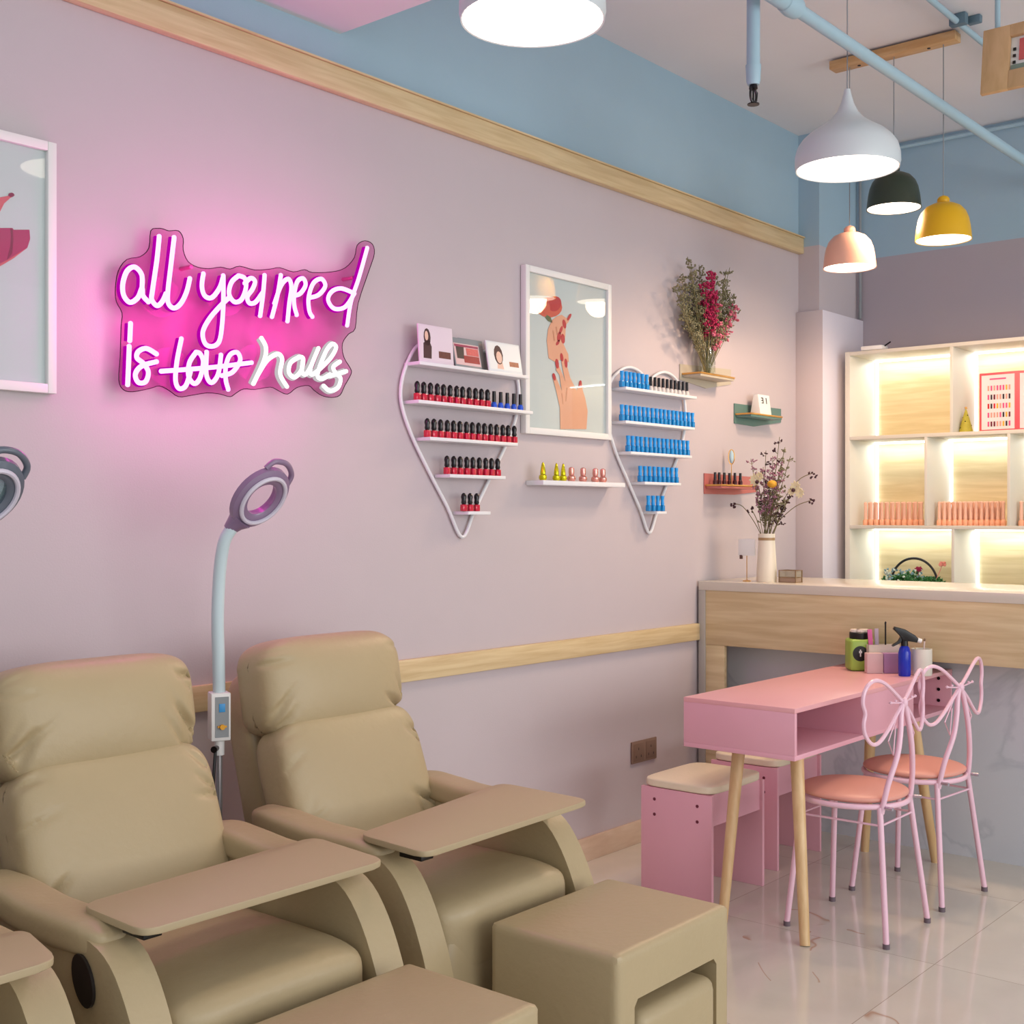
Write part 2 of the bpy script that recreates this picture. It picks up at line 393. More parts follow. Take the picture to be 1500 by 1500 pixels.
for (px, y, z, lb, c) in ((1245, -.677, 2.433, 'small pink bell pendant, lowest and leftmost of the three', (232, 176, 152)),
                          (1310, -.872, 2.654, 'small dark green bell pendant between the pink and yellow ones', (50, 60, 48)),
                          (1382, -1.08, 2.494, 'small yellow bell pendant, rightmost of the three', (222, 172, 20))):
    pendant('bell_pendant', lb, (4.97, y, z), bell, mat('bell_'+str(px), c, .38, var=.02), .105, .006, 9, (1, .84, .64), (.18, 3.285), 'small coloured bell pendants', neck)
t = thing('pendant_mounting_bar', 'natural pine ceiling bar carrying three coloured bell pendants', 'ceiling bar', (4.97, -.87, 3.285))
bm = new(); box(bm, (-.035, -.27, 0), (.03, .27, .036), .003); obj('bar', bm, wood('pine_bar', (214, 178, 130), (194, 150, 98), (10, 1.5, 10)), t)
for yy in (-.15, .15):
    bm = new(); lathe(bm, [(.007, -.002), (.007, .001)], (0, yy, 0), 10, cap0=True); obj('screw', bm, black_pl, t)

# ------------------------------------------------------------------ neon sign
SY = -.05
def S(X, Y, y=SY): return on_y(150+X/3.5714, 310+Y/3.5714, y)
outline = [(290,87),(255,100),(245,190),(200,235),(130,250),(85,310),(70,400),(75,470),(105,530),(100,600),(95,760),(88,880),(110,930),(160,942),(250,925),(300,912),(350,935),(400,968),(460,962),(550,948),(620,955),(670,968),(700,950),(740,928),(800,930),(880,918),(920,935),(970,955),(1020,920),(1080,910),(1110,935),(1150,962),(1200,972),(1245,960),(1270,910),(1303,850),(1300,820),(1265,760),(1258,690),(1290,640),(1325,610),(1340,480),(1400,300),(1425,220),(1415,170),(1375,152),(1335,175),(1320,240),(1270,295),(1200,315),(1100,318),(1060,303),(1000,315),(930,293),(880,300),(800,305),(720,285),(670,300),(620,290),(560,298),(500,290),(450,260),(425,200),(425,140),(400,100),(350,100),(320,90)]
root = S(700, 950); 
t = thing('neon_sign', 'pink and white neon sign on clear acrylic reading all you need is love nails', 'neon sign', root)
opts = [p-root for p in smooth_pts([S(a, b) for a, b in outline], 3, True)]
acr = clear_mat('glow_tinted_acrylic', (.95, .68, .86), .03, 1.35)  # plate itself is clear; the neon glow is painted in as a pink tint
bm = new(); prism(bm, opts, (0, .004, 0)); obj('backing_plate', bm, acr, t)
bm = new(); tube(bm, [p+Vector((0, .002, 0)) for p in opts], .0013, 6, True); obj('plate_edge', bm, mat('acrylic_edge', (52, 16, 40), .2), t)
pink_strokes = {
 'letter_a': [[(207,400),(205,330),(168,290),(128,312),(106,380),(112,440),(145,475),(185,450),(207,400),(212,440),(240,472)]],
 'letter_l': [[(297,130),(285,250),(262,410),(258,460),(285,492),(312,472),(332,430)]],
 'letter_l.': [[(375,135),(358,280),(342,420),(345,480),(375,505),(410,480),(440,420),(457,350)]],
 'letter_y': [[(528,325),(520,390),(535,440),(572,450),(612,400),(630,345)],[(632,335),(632,480),(625,600),(610,680),(575,705),(537,690),(525,630),(560,560),(620,490),(662,450)]],
 'letter_o': [[(712,335),(675,370),(662,430),(690,472),(727,460),(750,400),(745,350),(712,335)]],
 'letter_u': [[(745,375),(775,348),(798,365),(785,405),(758,445),(768,478),(800,474),(837,425)],[(848,333),(840,430),(825,545)]],
 'letter_n': [[(933,333),(915,440),(887,550)],[(900,480),(935,385),(972,352),(988,395),(977,480),(968,573)]],
 'letter_e': [[(1003,440),(1035,428),(1062,385),(1050,350),(1020,365),(1003,430),(1003,490),(1016,540)]],
 'letter_e.': [[(1078,452),(1130,436),(1165,390),(1145,352),(1103,375),(1078,450),(1082,520),(1098,550)]],
 'letter_d': [[(1318,428),(1270,498),(1212,507),(1180,462),(1200,418),(1250,402),(1318,428)],[(1385,190),(1340,350),(1300,470),(1280,595)]],
 'letter_i': [[(147,585),(143,675)],[(140,705),(132,905)]],
 'letter_s': [[(283,745),(230,716),(188,732),(180,765),(215,795),(240,840),(225,890),(187,893),(172,850),(205,808),(283,785)]],
 'letter_l..': [[(413,665),(390,780),(382,880),(400,925),(435,912),(460,840)]],
 'letter_o.': [[(490,735),(455,790),(450,860),(480,900),(510,870),(527,790),(512,745),(490,735)]],
 'letter_v': [[(545,735),(543,850),(570,895),(605,850),(620,750)]],
 'letter_e..': [[(625,858),(680,840),(720,780),(705,737),(667,750),(645,810),(645,880),(658,930)]],
 'strike_bar': [[(308,835),(450,825),(600,812),(780,790)]]}
white_strokes = {
 'letter_n..': [[(832,662),(855,712),(845,780),(790,900)],[(808,862),(860,780),(915,745),(940,772),(930,850),(965,915)]],
 'letter_a.': [[(1030,760),(985,790),(975,840),(1005,866),(1040,830),(1050,770),(1030,760)],[(1050,772),(1043,835),(1065,850),(1095,800)]],
 'letter_i.': [[(1130,715),(1088,820),(1095,852),(1130,830)]],
 'letter_l...': [[(1125,835),(1190,770),(1222,712),(1200,693),(1165,740),(1125,850),(1148,874),(1190,852)]],
 'letter_s.': [[(1242,785),(1208,812),(1218,842),(1245,872),(1232,920),(1190,937),(1158,912)],[(1190,860),(1275,835)]]}
neon_pink = emis_mat('neon_pink_glow', (1.0, .42, .92), 2.7)
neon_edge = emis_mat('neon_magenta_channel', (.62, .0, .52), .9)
neon_white = emis_mat('neon_white_glow', (1.0, .97, .95), 1.7)
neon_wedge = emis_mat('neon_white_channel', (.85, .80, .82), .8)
TW = .0068
for grp, core, edge in ((pink_strokes, neon_pink, neon_edge), (white_strokes, neon_white, neon_wedge)):
    for nm, strokes in grp.items():
        bm = new(); be = new()
        for s in strokes:
            pts = smooth_pts([S(a, b, SY-.016)-root for a, b in s], 6)
            tube(bm, pts, TW, 10)
            for p in (pts[0], pts[-1]): ball(bm, p, TW, sub=2)
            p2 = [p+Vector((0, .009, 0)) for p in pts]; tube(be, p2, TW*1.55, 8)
        L = obj(nm.split('.')[0], bm, core, t); obj('channel', be, edge, L)
for X, Y in ((410, 300), (1258, 355)):
    p = S(X, Y, 0)-root
    bm = new(); cyl(bm, p, p+Vector((0, SY, 0)), .006, seg=10); obj('standoff', bm, mat('clear_standoff', (210, 120, 170), .3), t)
p = S(700, 520, 0)-root
# added point lights in front of the sign, widening its pink glow on the wall
for X, Y, e in ((230, 380, .75), (560, 400, 1.0), (900, 400, 1.05), (1230, 400, 1.0), (280, 780, .7), (600, 780, 1.0), (1050, 760, 1.0)):
    ld = bpy.data.lights.new('neon_glow_fill', 'POINT'); ld.color = (1, .0, .58); ld.energy = 1.6*e; ld.shadow_soft_size = .06
    lo = bpy.data.objects.new('neon_glow_fill', ld); COL.objects.link(lo); lo.location = S(X, Y, SY-.11)

# ------------------------------------------------------------------ pictures
def flat(bm, pts, y, mi, conv):
    vs = [bm.verts.new(conv(a, b)+Vector((0, 0, 0))) for a, b in pts]
    off = Vector((0, -.0006, 0)); top = [bm.verts.new(v.co+off) for v in vs]
    f = bm.faces.new(top); f.material_index = mi
    for k in range(len(vs)):
        g = bm.faces.new((vs[k], vs[(k+1) % len(vs)], top[(k+1) % len(vs)], top[k])); g.material_index = mi
def ell(cx, cy, a, b, n=14, rot=0):
    return [(cx+a*math.cos(2*PI*k/n)*math.cos(rot)-b*math.sin(2*PI*k/n)*math.sin(rot), cy+a*math.cos(2*PI*k/n)*math.sin(rot)+b*math.sin(2*PI*k/n)*math.cos(rot)) for k in range(n)]
print_bg = mat('poster_paper', (204, 212, 212), .6, var=.02)
skin_p = mat('poster_skin', (228, 168, 138), .6, var=.08, vscale=12); skin_d = mat('poster_skin_shade', (206, 140, 108), .6, var=.05)
red_p = mat('poster_crimson', (188, 30, 44), .5, var=.05); rose_p = mat('poster_rose', (206, 84, 62), .5, var=.15, vscale=30)
magenta_p = mat('poster_magenta', (176, 40, 98), .5, var=.12, vscale=20); magenta_d = mat('poster_magenta_dark', (136, 22, 72), .5, var=.05)
def picture(x0, x1, z0, z1, label, art):
    base = Vector(((x0+x1)/2, 0, z0)); t = thing('framed_poster', label, 'picture', base)
    w = (x1-x0)/2; h = z1-z0; f = .024
    bm = new()
    for lo, hi in (((-w, -.028, 0), (-w+f, -.002, h)), ((w-f, -.028, 0), (w, -.002, h)), ((-w+f, -.028, 0), (w-f, -.002, f)), ((-w+f, -.028, h-f), (w-f, -.002, h))):
        box(bm, lo, hi, .002)
    obj('frame', bm, white_frame, t)
    bm = new(); box(bm, (-w+f, -.012, f), (w-f, -.003, h-f), mi=0)
    ms = art(bm, base); obj('print', bm, [print_bg]+ms, t)
    bm = new(); box(bm, (-w+f, -.0195, f), (w-f, -.017, h-f)); obj('glass_pane', bm, pic_glass, t)
    return t
def art_hands(bm, base):
    def cv(lv): return lambda a, b: on_y(570+a/3.488, 370+b/3.488, -.0125-lv*.0004)-base
    flat(bm, ell(818, 280, 66, 52, 18), 0, 3, cv(1)); flat(bm, ell(845, 262, 34, 40, 14, .4), 0, 2, cv(2)); flat(bm, ell(795, 275, 26, 40, 12, -.3), 0, 3, cv(3))
    flat(bm, [(806,318),(825,330),(835,360),(812,350),(796,330)], 0, 5, cv(2))
    flat(bm, [(815,540),(805,450),(812,390),(832,345),(858,325),(882,318),(905,335),(925,330),(918,352),(902,372),(900,430),(888,462),(915,520),(918,560),(880,545),(850,560)], 0, 1, cv(2))
    flat(bm, [(875,902),(872,790),(852,700),(836,640),(850,632),(882,705),(870,625),(852,600),(860,560),(893,640),(900,660),(880,560),(884,525),(900,545),(925,640),(958,705),(966,690),(972,655),(986,668),(988,700),(1002,745),(1014,810),(1008,902)], 0, 1, cv(3))
    for (a, b, u, v, r) in ((843,635,8,20,-.2),(858,568,9,26,-.12),(882,535,8,22,-.15),(903,565,8,24,-.1),(976,672,7,20,.15),(868,430,10,26,.1),(888,440,10,26,-.1),(895,365,9,24,-.2),(920,330,7,20,.5),(878,395,7,22,.3),(862,460,7,16,.5)):
        flat(bm, ell(a, b, u, v, 10, r), 0, 2, cv(4))
    for ln in ([(905,690),(912,690),(905,760),(900,760)], [(880,720),(885,718),(890,775),(886,775)], [(850,380),(856,378),(862,420),(857,422)], [(835,400),(840,398),(848,450),(842,452)]):
        flat(bm, ln, 0, 4, cv(4))
    return [skin_p, red_p, rose_p, skin_d, mat('poster_leaf', (98, 112, 74), .6)]
a = on_y(762, 388); b = on_y(888, 415); c = on_y(762, 635)
picture(a.x, b.x, c.z, a.z, 'white framed poster of two hands with red nails holding a rose', art_hands)
def art_bowl(bm, base):
    def cv(lv): return lambda a, b: on_y(a/10, 270+b/10, -.0125-lv*.0004)-base
    L = -700
    flat(bm, [(L,640),(180,640),(200,665),(430,665),(440,800),(400,930),(200,1080),(0,1200),(L,1430),(L-900,1300),(L-1100,900),(L-1000,640)], 0, 1, cv(1))
    flat(bm, [(150,640),(185,660),(195,800),(180,1010),(100,1110),(150,900),(160,760)], 0, 2, cv(2))
    flat(bm, [(0,1160),(120,1100),(280,1000),(400,925),(200,1082),(0,1200)], 0, 3, cv(3))
    flat(bm, [(-400,460),(-400,280),(0,190),(120,170),(170,120),(215,160),(150,200),(60,280),(0,400),(-100,500)], 0, 3, cv(2))
    flat(bm, ell(165, 155, 45, 32, 10), 0, 2, cv(3))
    return [magenta_p, magenta_d, mat('poster_coral', (214, 96, 110), .5)]
a = on_y(75, 213); c = on_y(75, 578)
picture(a.x-.52, a.x, c.z, a.z, 'white framed poster of a magenta bowl at the left edge', art_bowl)

# ------------------------------------------------------------------ nail polish prototypes
def empty_bottle(name, cat, parts):
    t = bpy.data.objects.new(name, None); COL.objects.link(t); t['category'] = cat; t.empty_display_size = .01
    for nm, fn, m in parts:
        bm = new(); fn(bm); obj(nm, bm, m, t)
    return t
def pointed(bm): lathe(bm, [(.0065, .024), (.0095, .030), (.0078, .040), (.0100, .050), (.0085, .058), (.003, .064)], seg=10, cap0=True, cap1=True)
def sqbody(bm): box(bm, (-.0105, -.0085, 0), (.0105, .0085, .024), .003, 2)
def straight(bm): cyl(bm, (0, 0, .021), (0, 0, .060), .0072, .0066, 10)
def lowbody(bm): lathe(bm, [(.011, 0), (.0115, .012), (.008, .020), (.006, .022)], seg=10, cap0=True, cap1=True)
def curvy(bm): lathe(bm, [(.0075, .026), (.0085, .034), (.0066, .044), (.0086, .056), (.0086, .066)], seg=10, cap0=True, cap1=True)
def bluebody(bm): box(bm, (-.0095, -.009, 0), (.0095, .009, .026), .003, 2)
PROTO = {
 'red': empty_bottle('nail_polish_bottle', 'nail polish', [('bottle_body', sqbody, red_glass), ('cap', pointed, black_gloss)]),
 'royal': empty_bottle('nail_polish_bottle', 'nail polish', [('bottle_body', lowbody, royal), ('cap', straight, black_gloss)]),
 'azure': empty_bottle('nail_polish_bottle', 'nail polish', [('bottle_body', bluebody, blue_body), ('cap', curvy, blue_cap)]),
 'frost': empty_bottle('nail_polish_bottle', 'nail polish', [('bottle_body', lowbody, clearish), ('cap', straight, black_gloss)]),
 'goldb': empty_bottle('nail_polish_bottle', 'nail polish', [('bottle_body', lambda b: lathe(b, [(.011, 0), (.015, .008), (.014, .018), (.007, .025)], seg=14, cap0=True, cap1=True), gold_y), ('cap', lambda b: lathe(b, [(.010, .024), (.010, .03), (.008, .045), (.004, .064), (.001, .068)], seg=12, cap0=True), gold_y)]),
 'roseb': empty_bottle('nail_polish_bottle', 'nail polish', [('bottle_body', lambda b: lathe(b, [(.012, 0), (.017, .008), (.016, .018), (.008, .026)], seg=14, cap0=True, cap1=True), rose_gold), ('cap', lambda b: lathe(b, [(.010, .025), (.0115, .035), (.0105, .052), (.004, .056)], seg=12, cap0=True, cap1=True), rose_gold)]),
 'peach': empty_bottle('tall_polish_bottle', 'nail polish', [('bottle_body', lambda b: lathe(b, [(.013, 0), (.014, .01), (.014, .022), (.008, .030)], seg=10, cap0=True, cap1=True), peach), ('cap', lambda b: lathe(b, [(.008, .030), (.0085, .04), (.007, .10), (.0085, .112), (.004, .118)], seg=10, cap0=True, cap1=True), peach_cap)]),
}
used = set()
def put(kind, loc, label, group, rz=0):
    p = PROTO[kind]
    if kind not in used:
        used.add(kind); p.location = loc; p.rotation_euler = (0, 0, rz); p['label'] = label; p['group'] = group; return p
    return dup(p, loc, rz, label, group)

# ------------------------------------------------------------------ heart racks
def rack(label, heart, boards, depth):
    pts = [on_y(a, b, -.012) for a, b in heart]; tip = min(pts, key=lambda p: p.z)
    base = Vector((tip.x, 0, tip.z-.006)); t = thing('heart_rack', label, 'wall rack', base)
    bm = new(); tube(bm, [p-base for p in smooth_pts(pts, 5, True)], .0065, 10, True)
    obj('heart_frame', bm, white_metal, t)
    out = []
    for (lx, ly, rx, ry) in boards:
        l = on_y(lx, ly, 0); r = on_y(rx, ry, -depth); z = l.z
        bm = new(); box(bm, (l.x, -depth, z-.012), (r.x, -.001, z), .002); obj('shelf', bm, white_metal, t)
        out.append((l.x, r.x, z))
    for o in [k for k in bpy.data.objects if k.parent == t and k.name.startswith('shelf')]:
        for v in o.data.vertices: v.co -= base
    return out
h1 = [(677,787),(655,742),(628,690),(604,640),(590,600),(587,570),(594,538),(610,508),(632,500),(655,508),(676,527),(682,538),(692,524),(712,514),(735,520),(752,540),(760,570),(756,610),(742,650),(718,700),(695,748)]
b1 = rack('large white heart shaped wire rack of red polishes beside the neon sign', h1,
          [(591.5,531,775,553),(590,587,781,603),(607,641,759,652),(636,695,741,698),(663,749,719,749)], .075)
h2 = [(951,781),(938,747),(920,705),(902,662),(890,620),(888,590),(894,560),(908,543),(921,538),(935,543),(947,556),(951,563),(957,552),(972,545),(988,553),(1000,575),(1004,605),(1001,640),(992,672),(975,715),(962,752)]
b2 = rack('white heart shaped wire rack of blue polishes right of the poster', h2,
          [(895,568,1021,585),(895,617,1018,626),(902.5,662,1014,667),(923,706,998,707),(940.7,749,977,749)], .075)
def row(kind, pxa, pxb, n, z, y, phrase, group, start=0):
    xa = on_y(pxa, 700, y).x; xb = on_y(pxb, 700, y).x
    for k in range(n):
        x = xa+(xb-xa)*k/max(1, n-1)
        put(kind, (x+R.uniform(-.0008, .0008), y+R.uniform(-.001, .001), z), phrase % ORD[k], group, R.uniform(-.1, .1))
YB = -.052
row('red', 611, 714, 12, b1[1][2], YB, '%s red polish with pointed black cap from left, second tier of left heart rack', 'red polishes on the second tier')
row('royal', 723.5, 762, 5, b1[1][2], YB, '%s royal blue polish with straight black cap from left, second tier of left heart rack', 'royal blue polishes in the left heart rack')
row('red', 626, 753, 15, b1[2][2], YB, '%s red polish with black cap from left, third tier of left heart rack', 'red polishes on the third tier')
row('red', 655, 729, 9, b1[3][2], YB, '%s red polish with black cap from left, fourth tier of left heart rack', 'red polishes on the fourth tier')
row('red', 679, 698, 3, b1[4][2], YB, '%s red polish from left on the small bottom tier of left heart rack', 'red polishes on the bottom tier')
row('azure', 911, 947, 7, b2[0][2], YB, '%s azure bottle from left on the top tier of right heart rack', 'azure polishes on the top tier')
row('frost', 953, 1006, 10, b2[0][2], YB, '%s pale polish with black cap from left, top tier of right heart rack', 'black capped polishes in the right heart rack')
row('azure', 911, 1014, 18, b2[1][2], YB, '%s azure bottle from left on the second tier of right heart rack', 'azure polishes on the second tier')
row('azure', 920, 1007, 15, b2[2][2], YB, '%s azure bottle from left on the third tier of right heart rack', 'azure polishes on the third tier')
row('azure', 938, 991, 9, b2[3][2], YB, '%s azure bottle from left on the fourth tier of right heart rack', 'azure polishes on the fourth tier')
row('azure', 950, 970, 4, b2[4][2], YB, '%s azure bottle from left on the bottom tier of right heart rack', 'azure polishes on the bottom tier')

# brochures on the top tier
z0 = b1[0][2]
def card(label, px0, px1, y, h, art, frame_m, lean=14, zbase=z0):
    a = on_y(px0, 530, y).x; b = on_y(px1, 530, y).x
    t = thing('brochure_stand', label, 'brochure', ((a+b)/2, y, zbase), 0, 'brochures on the left heart rack'); w = (b-a)/2
    M = Matrix.Rotation(math.radians(-lean), 4, 'X')
    bm = new(); box(bm, (-w, -.003, 0), (w, .003, h), .001, M=M); obj('card', bm, frame_m, t)
    bm = new(); ms = art(bm, w, h); bmesh.ops.transform(bm, matrix=M, verts=bm.verts); obj('printed_face', bm, ms, t)
    return t
def quadf(bm, x0, x1, z0, z1, mi, y=-.0032):
    box(bm, (x0, y-.0006, z0), (x1, y, z1), mi=mi)
def polyf(bm, pts, mi, y=-.0036): prism(bm, [(a, y, b) for a, b in pts], (0, -.0005, 0), mi)
lil = mat('card_lilac', (222, 208, 222), .4, var=.02); drk = mat('card_dark_hair', (62, 32, 40), .5); skn = mat('card_skin', (228, 190, 172), .5); wht = mat('card_white', (226, 232, 234), .4, var=.02); brn = mat('card_swatch_brown', (96, 50, 46), .5, var=.4, vscale=150)
def art_w1(bm, w, h):
    quadf(bm, -w+.006, w-.006, .008, h-.006, 0)
    polyf(bm, ell(-w*.52, h*.66, w*.20, h*.24, 12), 1); polyf(bm, ell(-w*.56, h*.70, w*.10, h*.13, 10), 2, -.0042)
    polyf(bm, [(-w*.78, h*.1), (-w*.32, h*.1), (-w*.28, h*.42), (-w*.42, h*.6), (-w*.75, h*.5)], 1)
    quadf(bm, w*.12, w*.82, h*.15, h*.33, 3, -.0036)
    return [lil, drk, skn, brn]
def art_w2(bm, w, h):
    quadf(bm, -w+.004, w-.004, .01, h-.02, 0); quadf(bm, -w+.008, w-.008, h-.032, h-.024, 1, -.0038)
    polyf(bm, [(-w*.8, h*.3), (-w*.3, h*.3), (-w*.2, h*.72), (-w*.8, h*.75)], 2); quadf(bm, -w*.3, w*.85, h*.18, h*.42, 3, -.004); quadf(bm, -w*.05, w*.85, h*.44, h*.68, 4, -.004)
    return [mat('card_pink', (222, 186, 190), .4), mat('card_magenta', (150, 40, 82), .4), mat('card_black', (48, 36, 40), .4), mat('card_red', (150, 16, 30), .4, var=.3, vscale=150), mat('card_coral', (206, 90, 90), .4, var=.3, vscale=150)]
def art_w3(bm, w, h):
    quadf(bm, -w+.006, w-.006, .008, h-.006, 0)
    polyf(bm, ell(-w*.35, h*.56, w*.26, h*.32, 12), 1); polyf(bm, ell(-w*.33, h*.48, w*.17, h*.2, 12), 2, -.0042)
    polyf(bm, [(-w*.5, h*.1), (-w*.12, h*.1), (-w*.18, h*.36), (-w*.45, h*.36)], 2)
    quadf(bm, w*.25, w*.8, h*.22, h*.38, 3, -.0036)
    return [wht, drk, skn, mat('card_tan', (170, 110, 80), .5, var=.4, vscale=150)]
card('white brochure stand with a long haired figure on the left heart rack', 614, 664, -.066, .128, art_w1, lil, 4)
card('darker brochure with rows of red swatches, middle of the left heart rack', 667, 706, -.05, .108, art_w2, grey_pl, 12)
card('grey brochure standing behind the red swatch brochure', 676, 711, -.033, .112, lambda b, w, h: (quadf(b, -w+.004, w-.004, .01, h-.01, 0), [mat('card_grey', (150, 140, 136), .5)])[1], grey_pl, 10)
card('white brochure stand with a dark haired face, rightmost on left heart rack', 716, 765, -.066, .112, art_w3, wht, 10)

# ------------------------------------------------------------------ small white ledge
l = on_y(790, 703, -.085); r = on_y(916, 708, -.085); lz = l.z
xw0 = on_y(770, 700, 0).x; 
t = thing('wall_ledge', 'short white floating ledge between the two heart racks', 'shelf', ((xw0+r.x)/2, 0, lz-.018))
bm = new(); box(bm, (xw0-t.location.x, -.085, 0), (r.x-t.location.x, -.001, .018), .002); obj('ledge_board', bm, white_metal, t)
for k, px in enumerate((781, 795, 815, 825)):
    p = on_y(px, 700, -.068 if k == 0 else -.055); put('goldb', (max(p.x, xw0+.02), p.y, lz), ORD[k]+' yellow gold polish bottle from left on the white ledge', 'yellow gold bottles on the ledge')
for k, px in enumerate((837, 854, 872, 883)):
    p = on_y(px, 700, -.055); put('roseb', (p.x, p.y, lz), ORD[k]+' rose gold polish bottle from left on the white ledge', 'rose gold bottles on the ledge')

# ------------------------------------------------------------------ three folded metal shelves
def fold_shelf(label, poly, px0, px1, pys, m, dp=.10):
    pts = [on_y(a, b, -.006) for a, b in poly]; zs = on_y((px0+px1)/2, pys, 0).z
    base = Vector((sum(p.x for p in pts)/len(pts), 0, min(p.z for p in pts)))
    t = thing('metal_wall_shelf', label, 'shelf', base)
    bm = new(); prism(bm, [p-base for p in pts], (0, .005, 0)); obj('back_plate', bm, m, t)
    a = on_y(px0, pys, 0).x-base.x; b = on_y(px1, pys, -dp).x-base.x
    bm = new(); box(bm, (a+.004, -dp, zs-base.z-.018), (b-.004, -.007, zs-base.z-.008), .001); obj('shelf_plate', bm, m, t)
    bm = new(); box(bm, (a, -dp-.003, zs-base.z-.008), (b, -.007, zs-base.z), .001); obj('wooden_tray', bm, brass, t, label='gold brown top plate')
    return base.x+(a+b)/2, zs, base.x+a, base.x+b
grey_sh = mat('grey_beige_metal', (186, 178, 160), .45, var=.03); teal_sh = mat('teal_metal', (92, 128, 122), .4, var=.04); rose_sh = mat('dusty_rose_metal', (186, 108, 104), .4, var=.04)
def z3(a, b): return (860+a/3.408, 360+b/3.408)
def z8(a, b): return (1020+a/8.333, 560+b/8.333)
g = fold_shelf('grey beige metal wall shelf holding a glass vase', [z3(465,590), z3(718,618), z3(718,692), z3(595,712), z3(465,668)], 997, 1076, 553, grey_sh)
te = fold_shelf('teal metal wall shelf holding a white calendar', [z8(467,258), z8(1035,325), z8(1035,490), z8(710,540), z8(467,500)], 1075, 1146, 610, teal_sh, .09)
ro = fold_shelf('dusty rose metal wall shelf with small black capped bottles', [z8(100,1110), z8(680,1155), z8(740,1340), z8(470,1372), z8(100,1362)], 1031, 1108, 711, rose_sh, .09)
# calendar
t = thing('desk_calendar', 'white block calendar reading 31 on the teal shelf', 'calendar', (te[0]+.01, -.055, te[1]))
bm = new(); prism(bm, [(-.055, -.025, 0), (-.055, .03, 0), (-.055, .012, .095), (-.055, -.012, .095)], (.11, 0, 0), bev=.0015); obj('calendar_stand', bm, white_pl, t)
Mx = Matrix.Rotation(math.radians(-7.8), 4, 'X')
dg = {'3': [(0, 0, 1, .14), (0, .43, 1, .57), (0, .86, 1, 1), (.8, 0, 1, 1)], '1': [(.4, 0, .65, 1)]}
for k, ch in enumerate('31'):
    bm = new()
    for (x0_, z0_, x1_, z1_) in dg[ch]: box(bm, (-.03+k*.038+x0_*.017, -.0275, .05+z0_*.028), (-.03+k*.038+x1_*.017, -.0255, .05+z1_*.028), M=Mx)
    obj('digit', bm, black_pl, t)
# six small black capped bottles + stick mirror on rose shelf
bprot = None
for k, px in enumerate((1047.5, 1053.5, 1061, 1068.5, 1076.5, 1084.5)):
    y = -.035 if k < 4 else -.06
    p = on_y(px, 700, y)
    if bprot is None:
        bprot = thing('nail_polish_bottle', 'x', 'nail polish', (p.x, y, ro[1]))
        bm = new(); lathe(bm, [(.010, 0), (.011, .015), (.006, .024)], seg=10, cap0=True, cap1=True); obj('bottle_body', bm, mat('dark_red_polish', (66, 18, 24), .2), bprot)
        bm = new(); cyl(bm, (0, 0, .023), (0, 0, .056), .007, .006, 10); obj('cap', bm, black_gloss, bprot); q = bprot
    else: q = dup(bprot, (p.x, y, ro[1]))
    q['label'] = ORD[k]+' black capped bottle from left on the dusty rose shelf'; q['group'] = 'black capped bottles on the rose shelf'
p = on_y(1071.5, 690, -.045)
t = thing('stick_mirror', 'small pale oval mirror on a thin gold stem on the rose shelf', 'mirror', (p.x, p.y, ro[1]))
bm = new(); lathe(bm, [(.016, 0), (.016, .003), (.004, .006)], seg=14, cap0=True, cap1=True); tube(bm, [(0, 0, .004), (0, 0, .10)], .002, 8); obj('stem', bm, brass, t)
bm = new(); tube(bm, [Vector((.014*math.cos(a)*.643, -.014*math.cos(a)*.766, .13+.034*math.sin(a))) for a in [2*PI*k/20 for k in range(20)]], .0022, 6, True); obj('rim', bm, brass, t)
bm = new(); ball(bm, (0, 0, .13), 1, (.012, .010, .031)); obj('oval_glass', bm, mat('pale_blue_glass', (176, 206, 220), .15), t)

# ------------------------------------------------------------------ bouquets
stem_m = mat('dried_stem', (122, 114, 76), .7, var=.2, vscale=40); leafd = mat('grey_green_leaf', (132, 128, 98), .7, var=.2, vscale=40)
mag_fl = mat('magenta_statice', (176, 34, 84), .7, var=.2, vscale=60); pnk_fl = mat('dusty_pink_statice', (204, 108, 132), .7, var=.15, vscale=60)
plum_fl = mat('plum_statice', (162, 116, 134), .7, var=.2, vscale=60); dark_fl = mat('dark_dried_bud', (66, 36, 44), .7, var=.2); cream_fl = mat('cream_petal', (234, 220, 176), .6, var=.08); yel_fl = mat('mustard_bloom', (214, 158, 44), .6, var=.15, vscale=80)
def bud(bm, p, s, rn):
    d = Vector((rn.uniform(-1, 1), rn.uniform(-1, 1), rn.uniform(-.2, 1))).normalized()
    q = d.orthogonal().normalized()*s*.45; w = d.cross(q).normalized()*s*.45
    a = bm.verts.new(p-d*s*.3); b = bm.verts.new(p+d*s); m1 = [bm.verts.new(p+d*s*.3+v) for v in (q, w, -q, -w)]
    for k in range(4):
        bm.faces.new((a, m1[(k+1) % 4], m1[k])); bm.faces.new((b, m1[k], m1[(k+1) % 4]))
def spray(sb, fb, p0, p1, rn, n=12, s=.012, spread=.03, frac=.45, r=.0014):
    mid = (p0+p1)/2+Vector((rn.uniform(-.01, .01), rn.uniform(-.01, .01), .01))
    pts = smooth_pts([p0, mid, p1], 5); tube(sb, pts, r, 5)
    for k in range(n):
        f = frac+(1-frac)*k/n; q = pts[min(int(f*(len(pts)-1)), len(pts)-1)]
        sp = spread*(1.15-f*.6); tip = q+Vector((rn.uniform(-sp, sp), rn.uniform(-sp, sp), rn.uniform(.2, 1)*sp))
        tube(sb, [q, tip], r*.5, 4)
        for j in range(3): bud(fb, tip+Vector((rn.uniform(-1, 1), rn.uniform(-1, 1), rn.uniform(-1, 1)))*s*.6, s, rn)
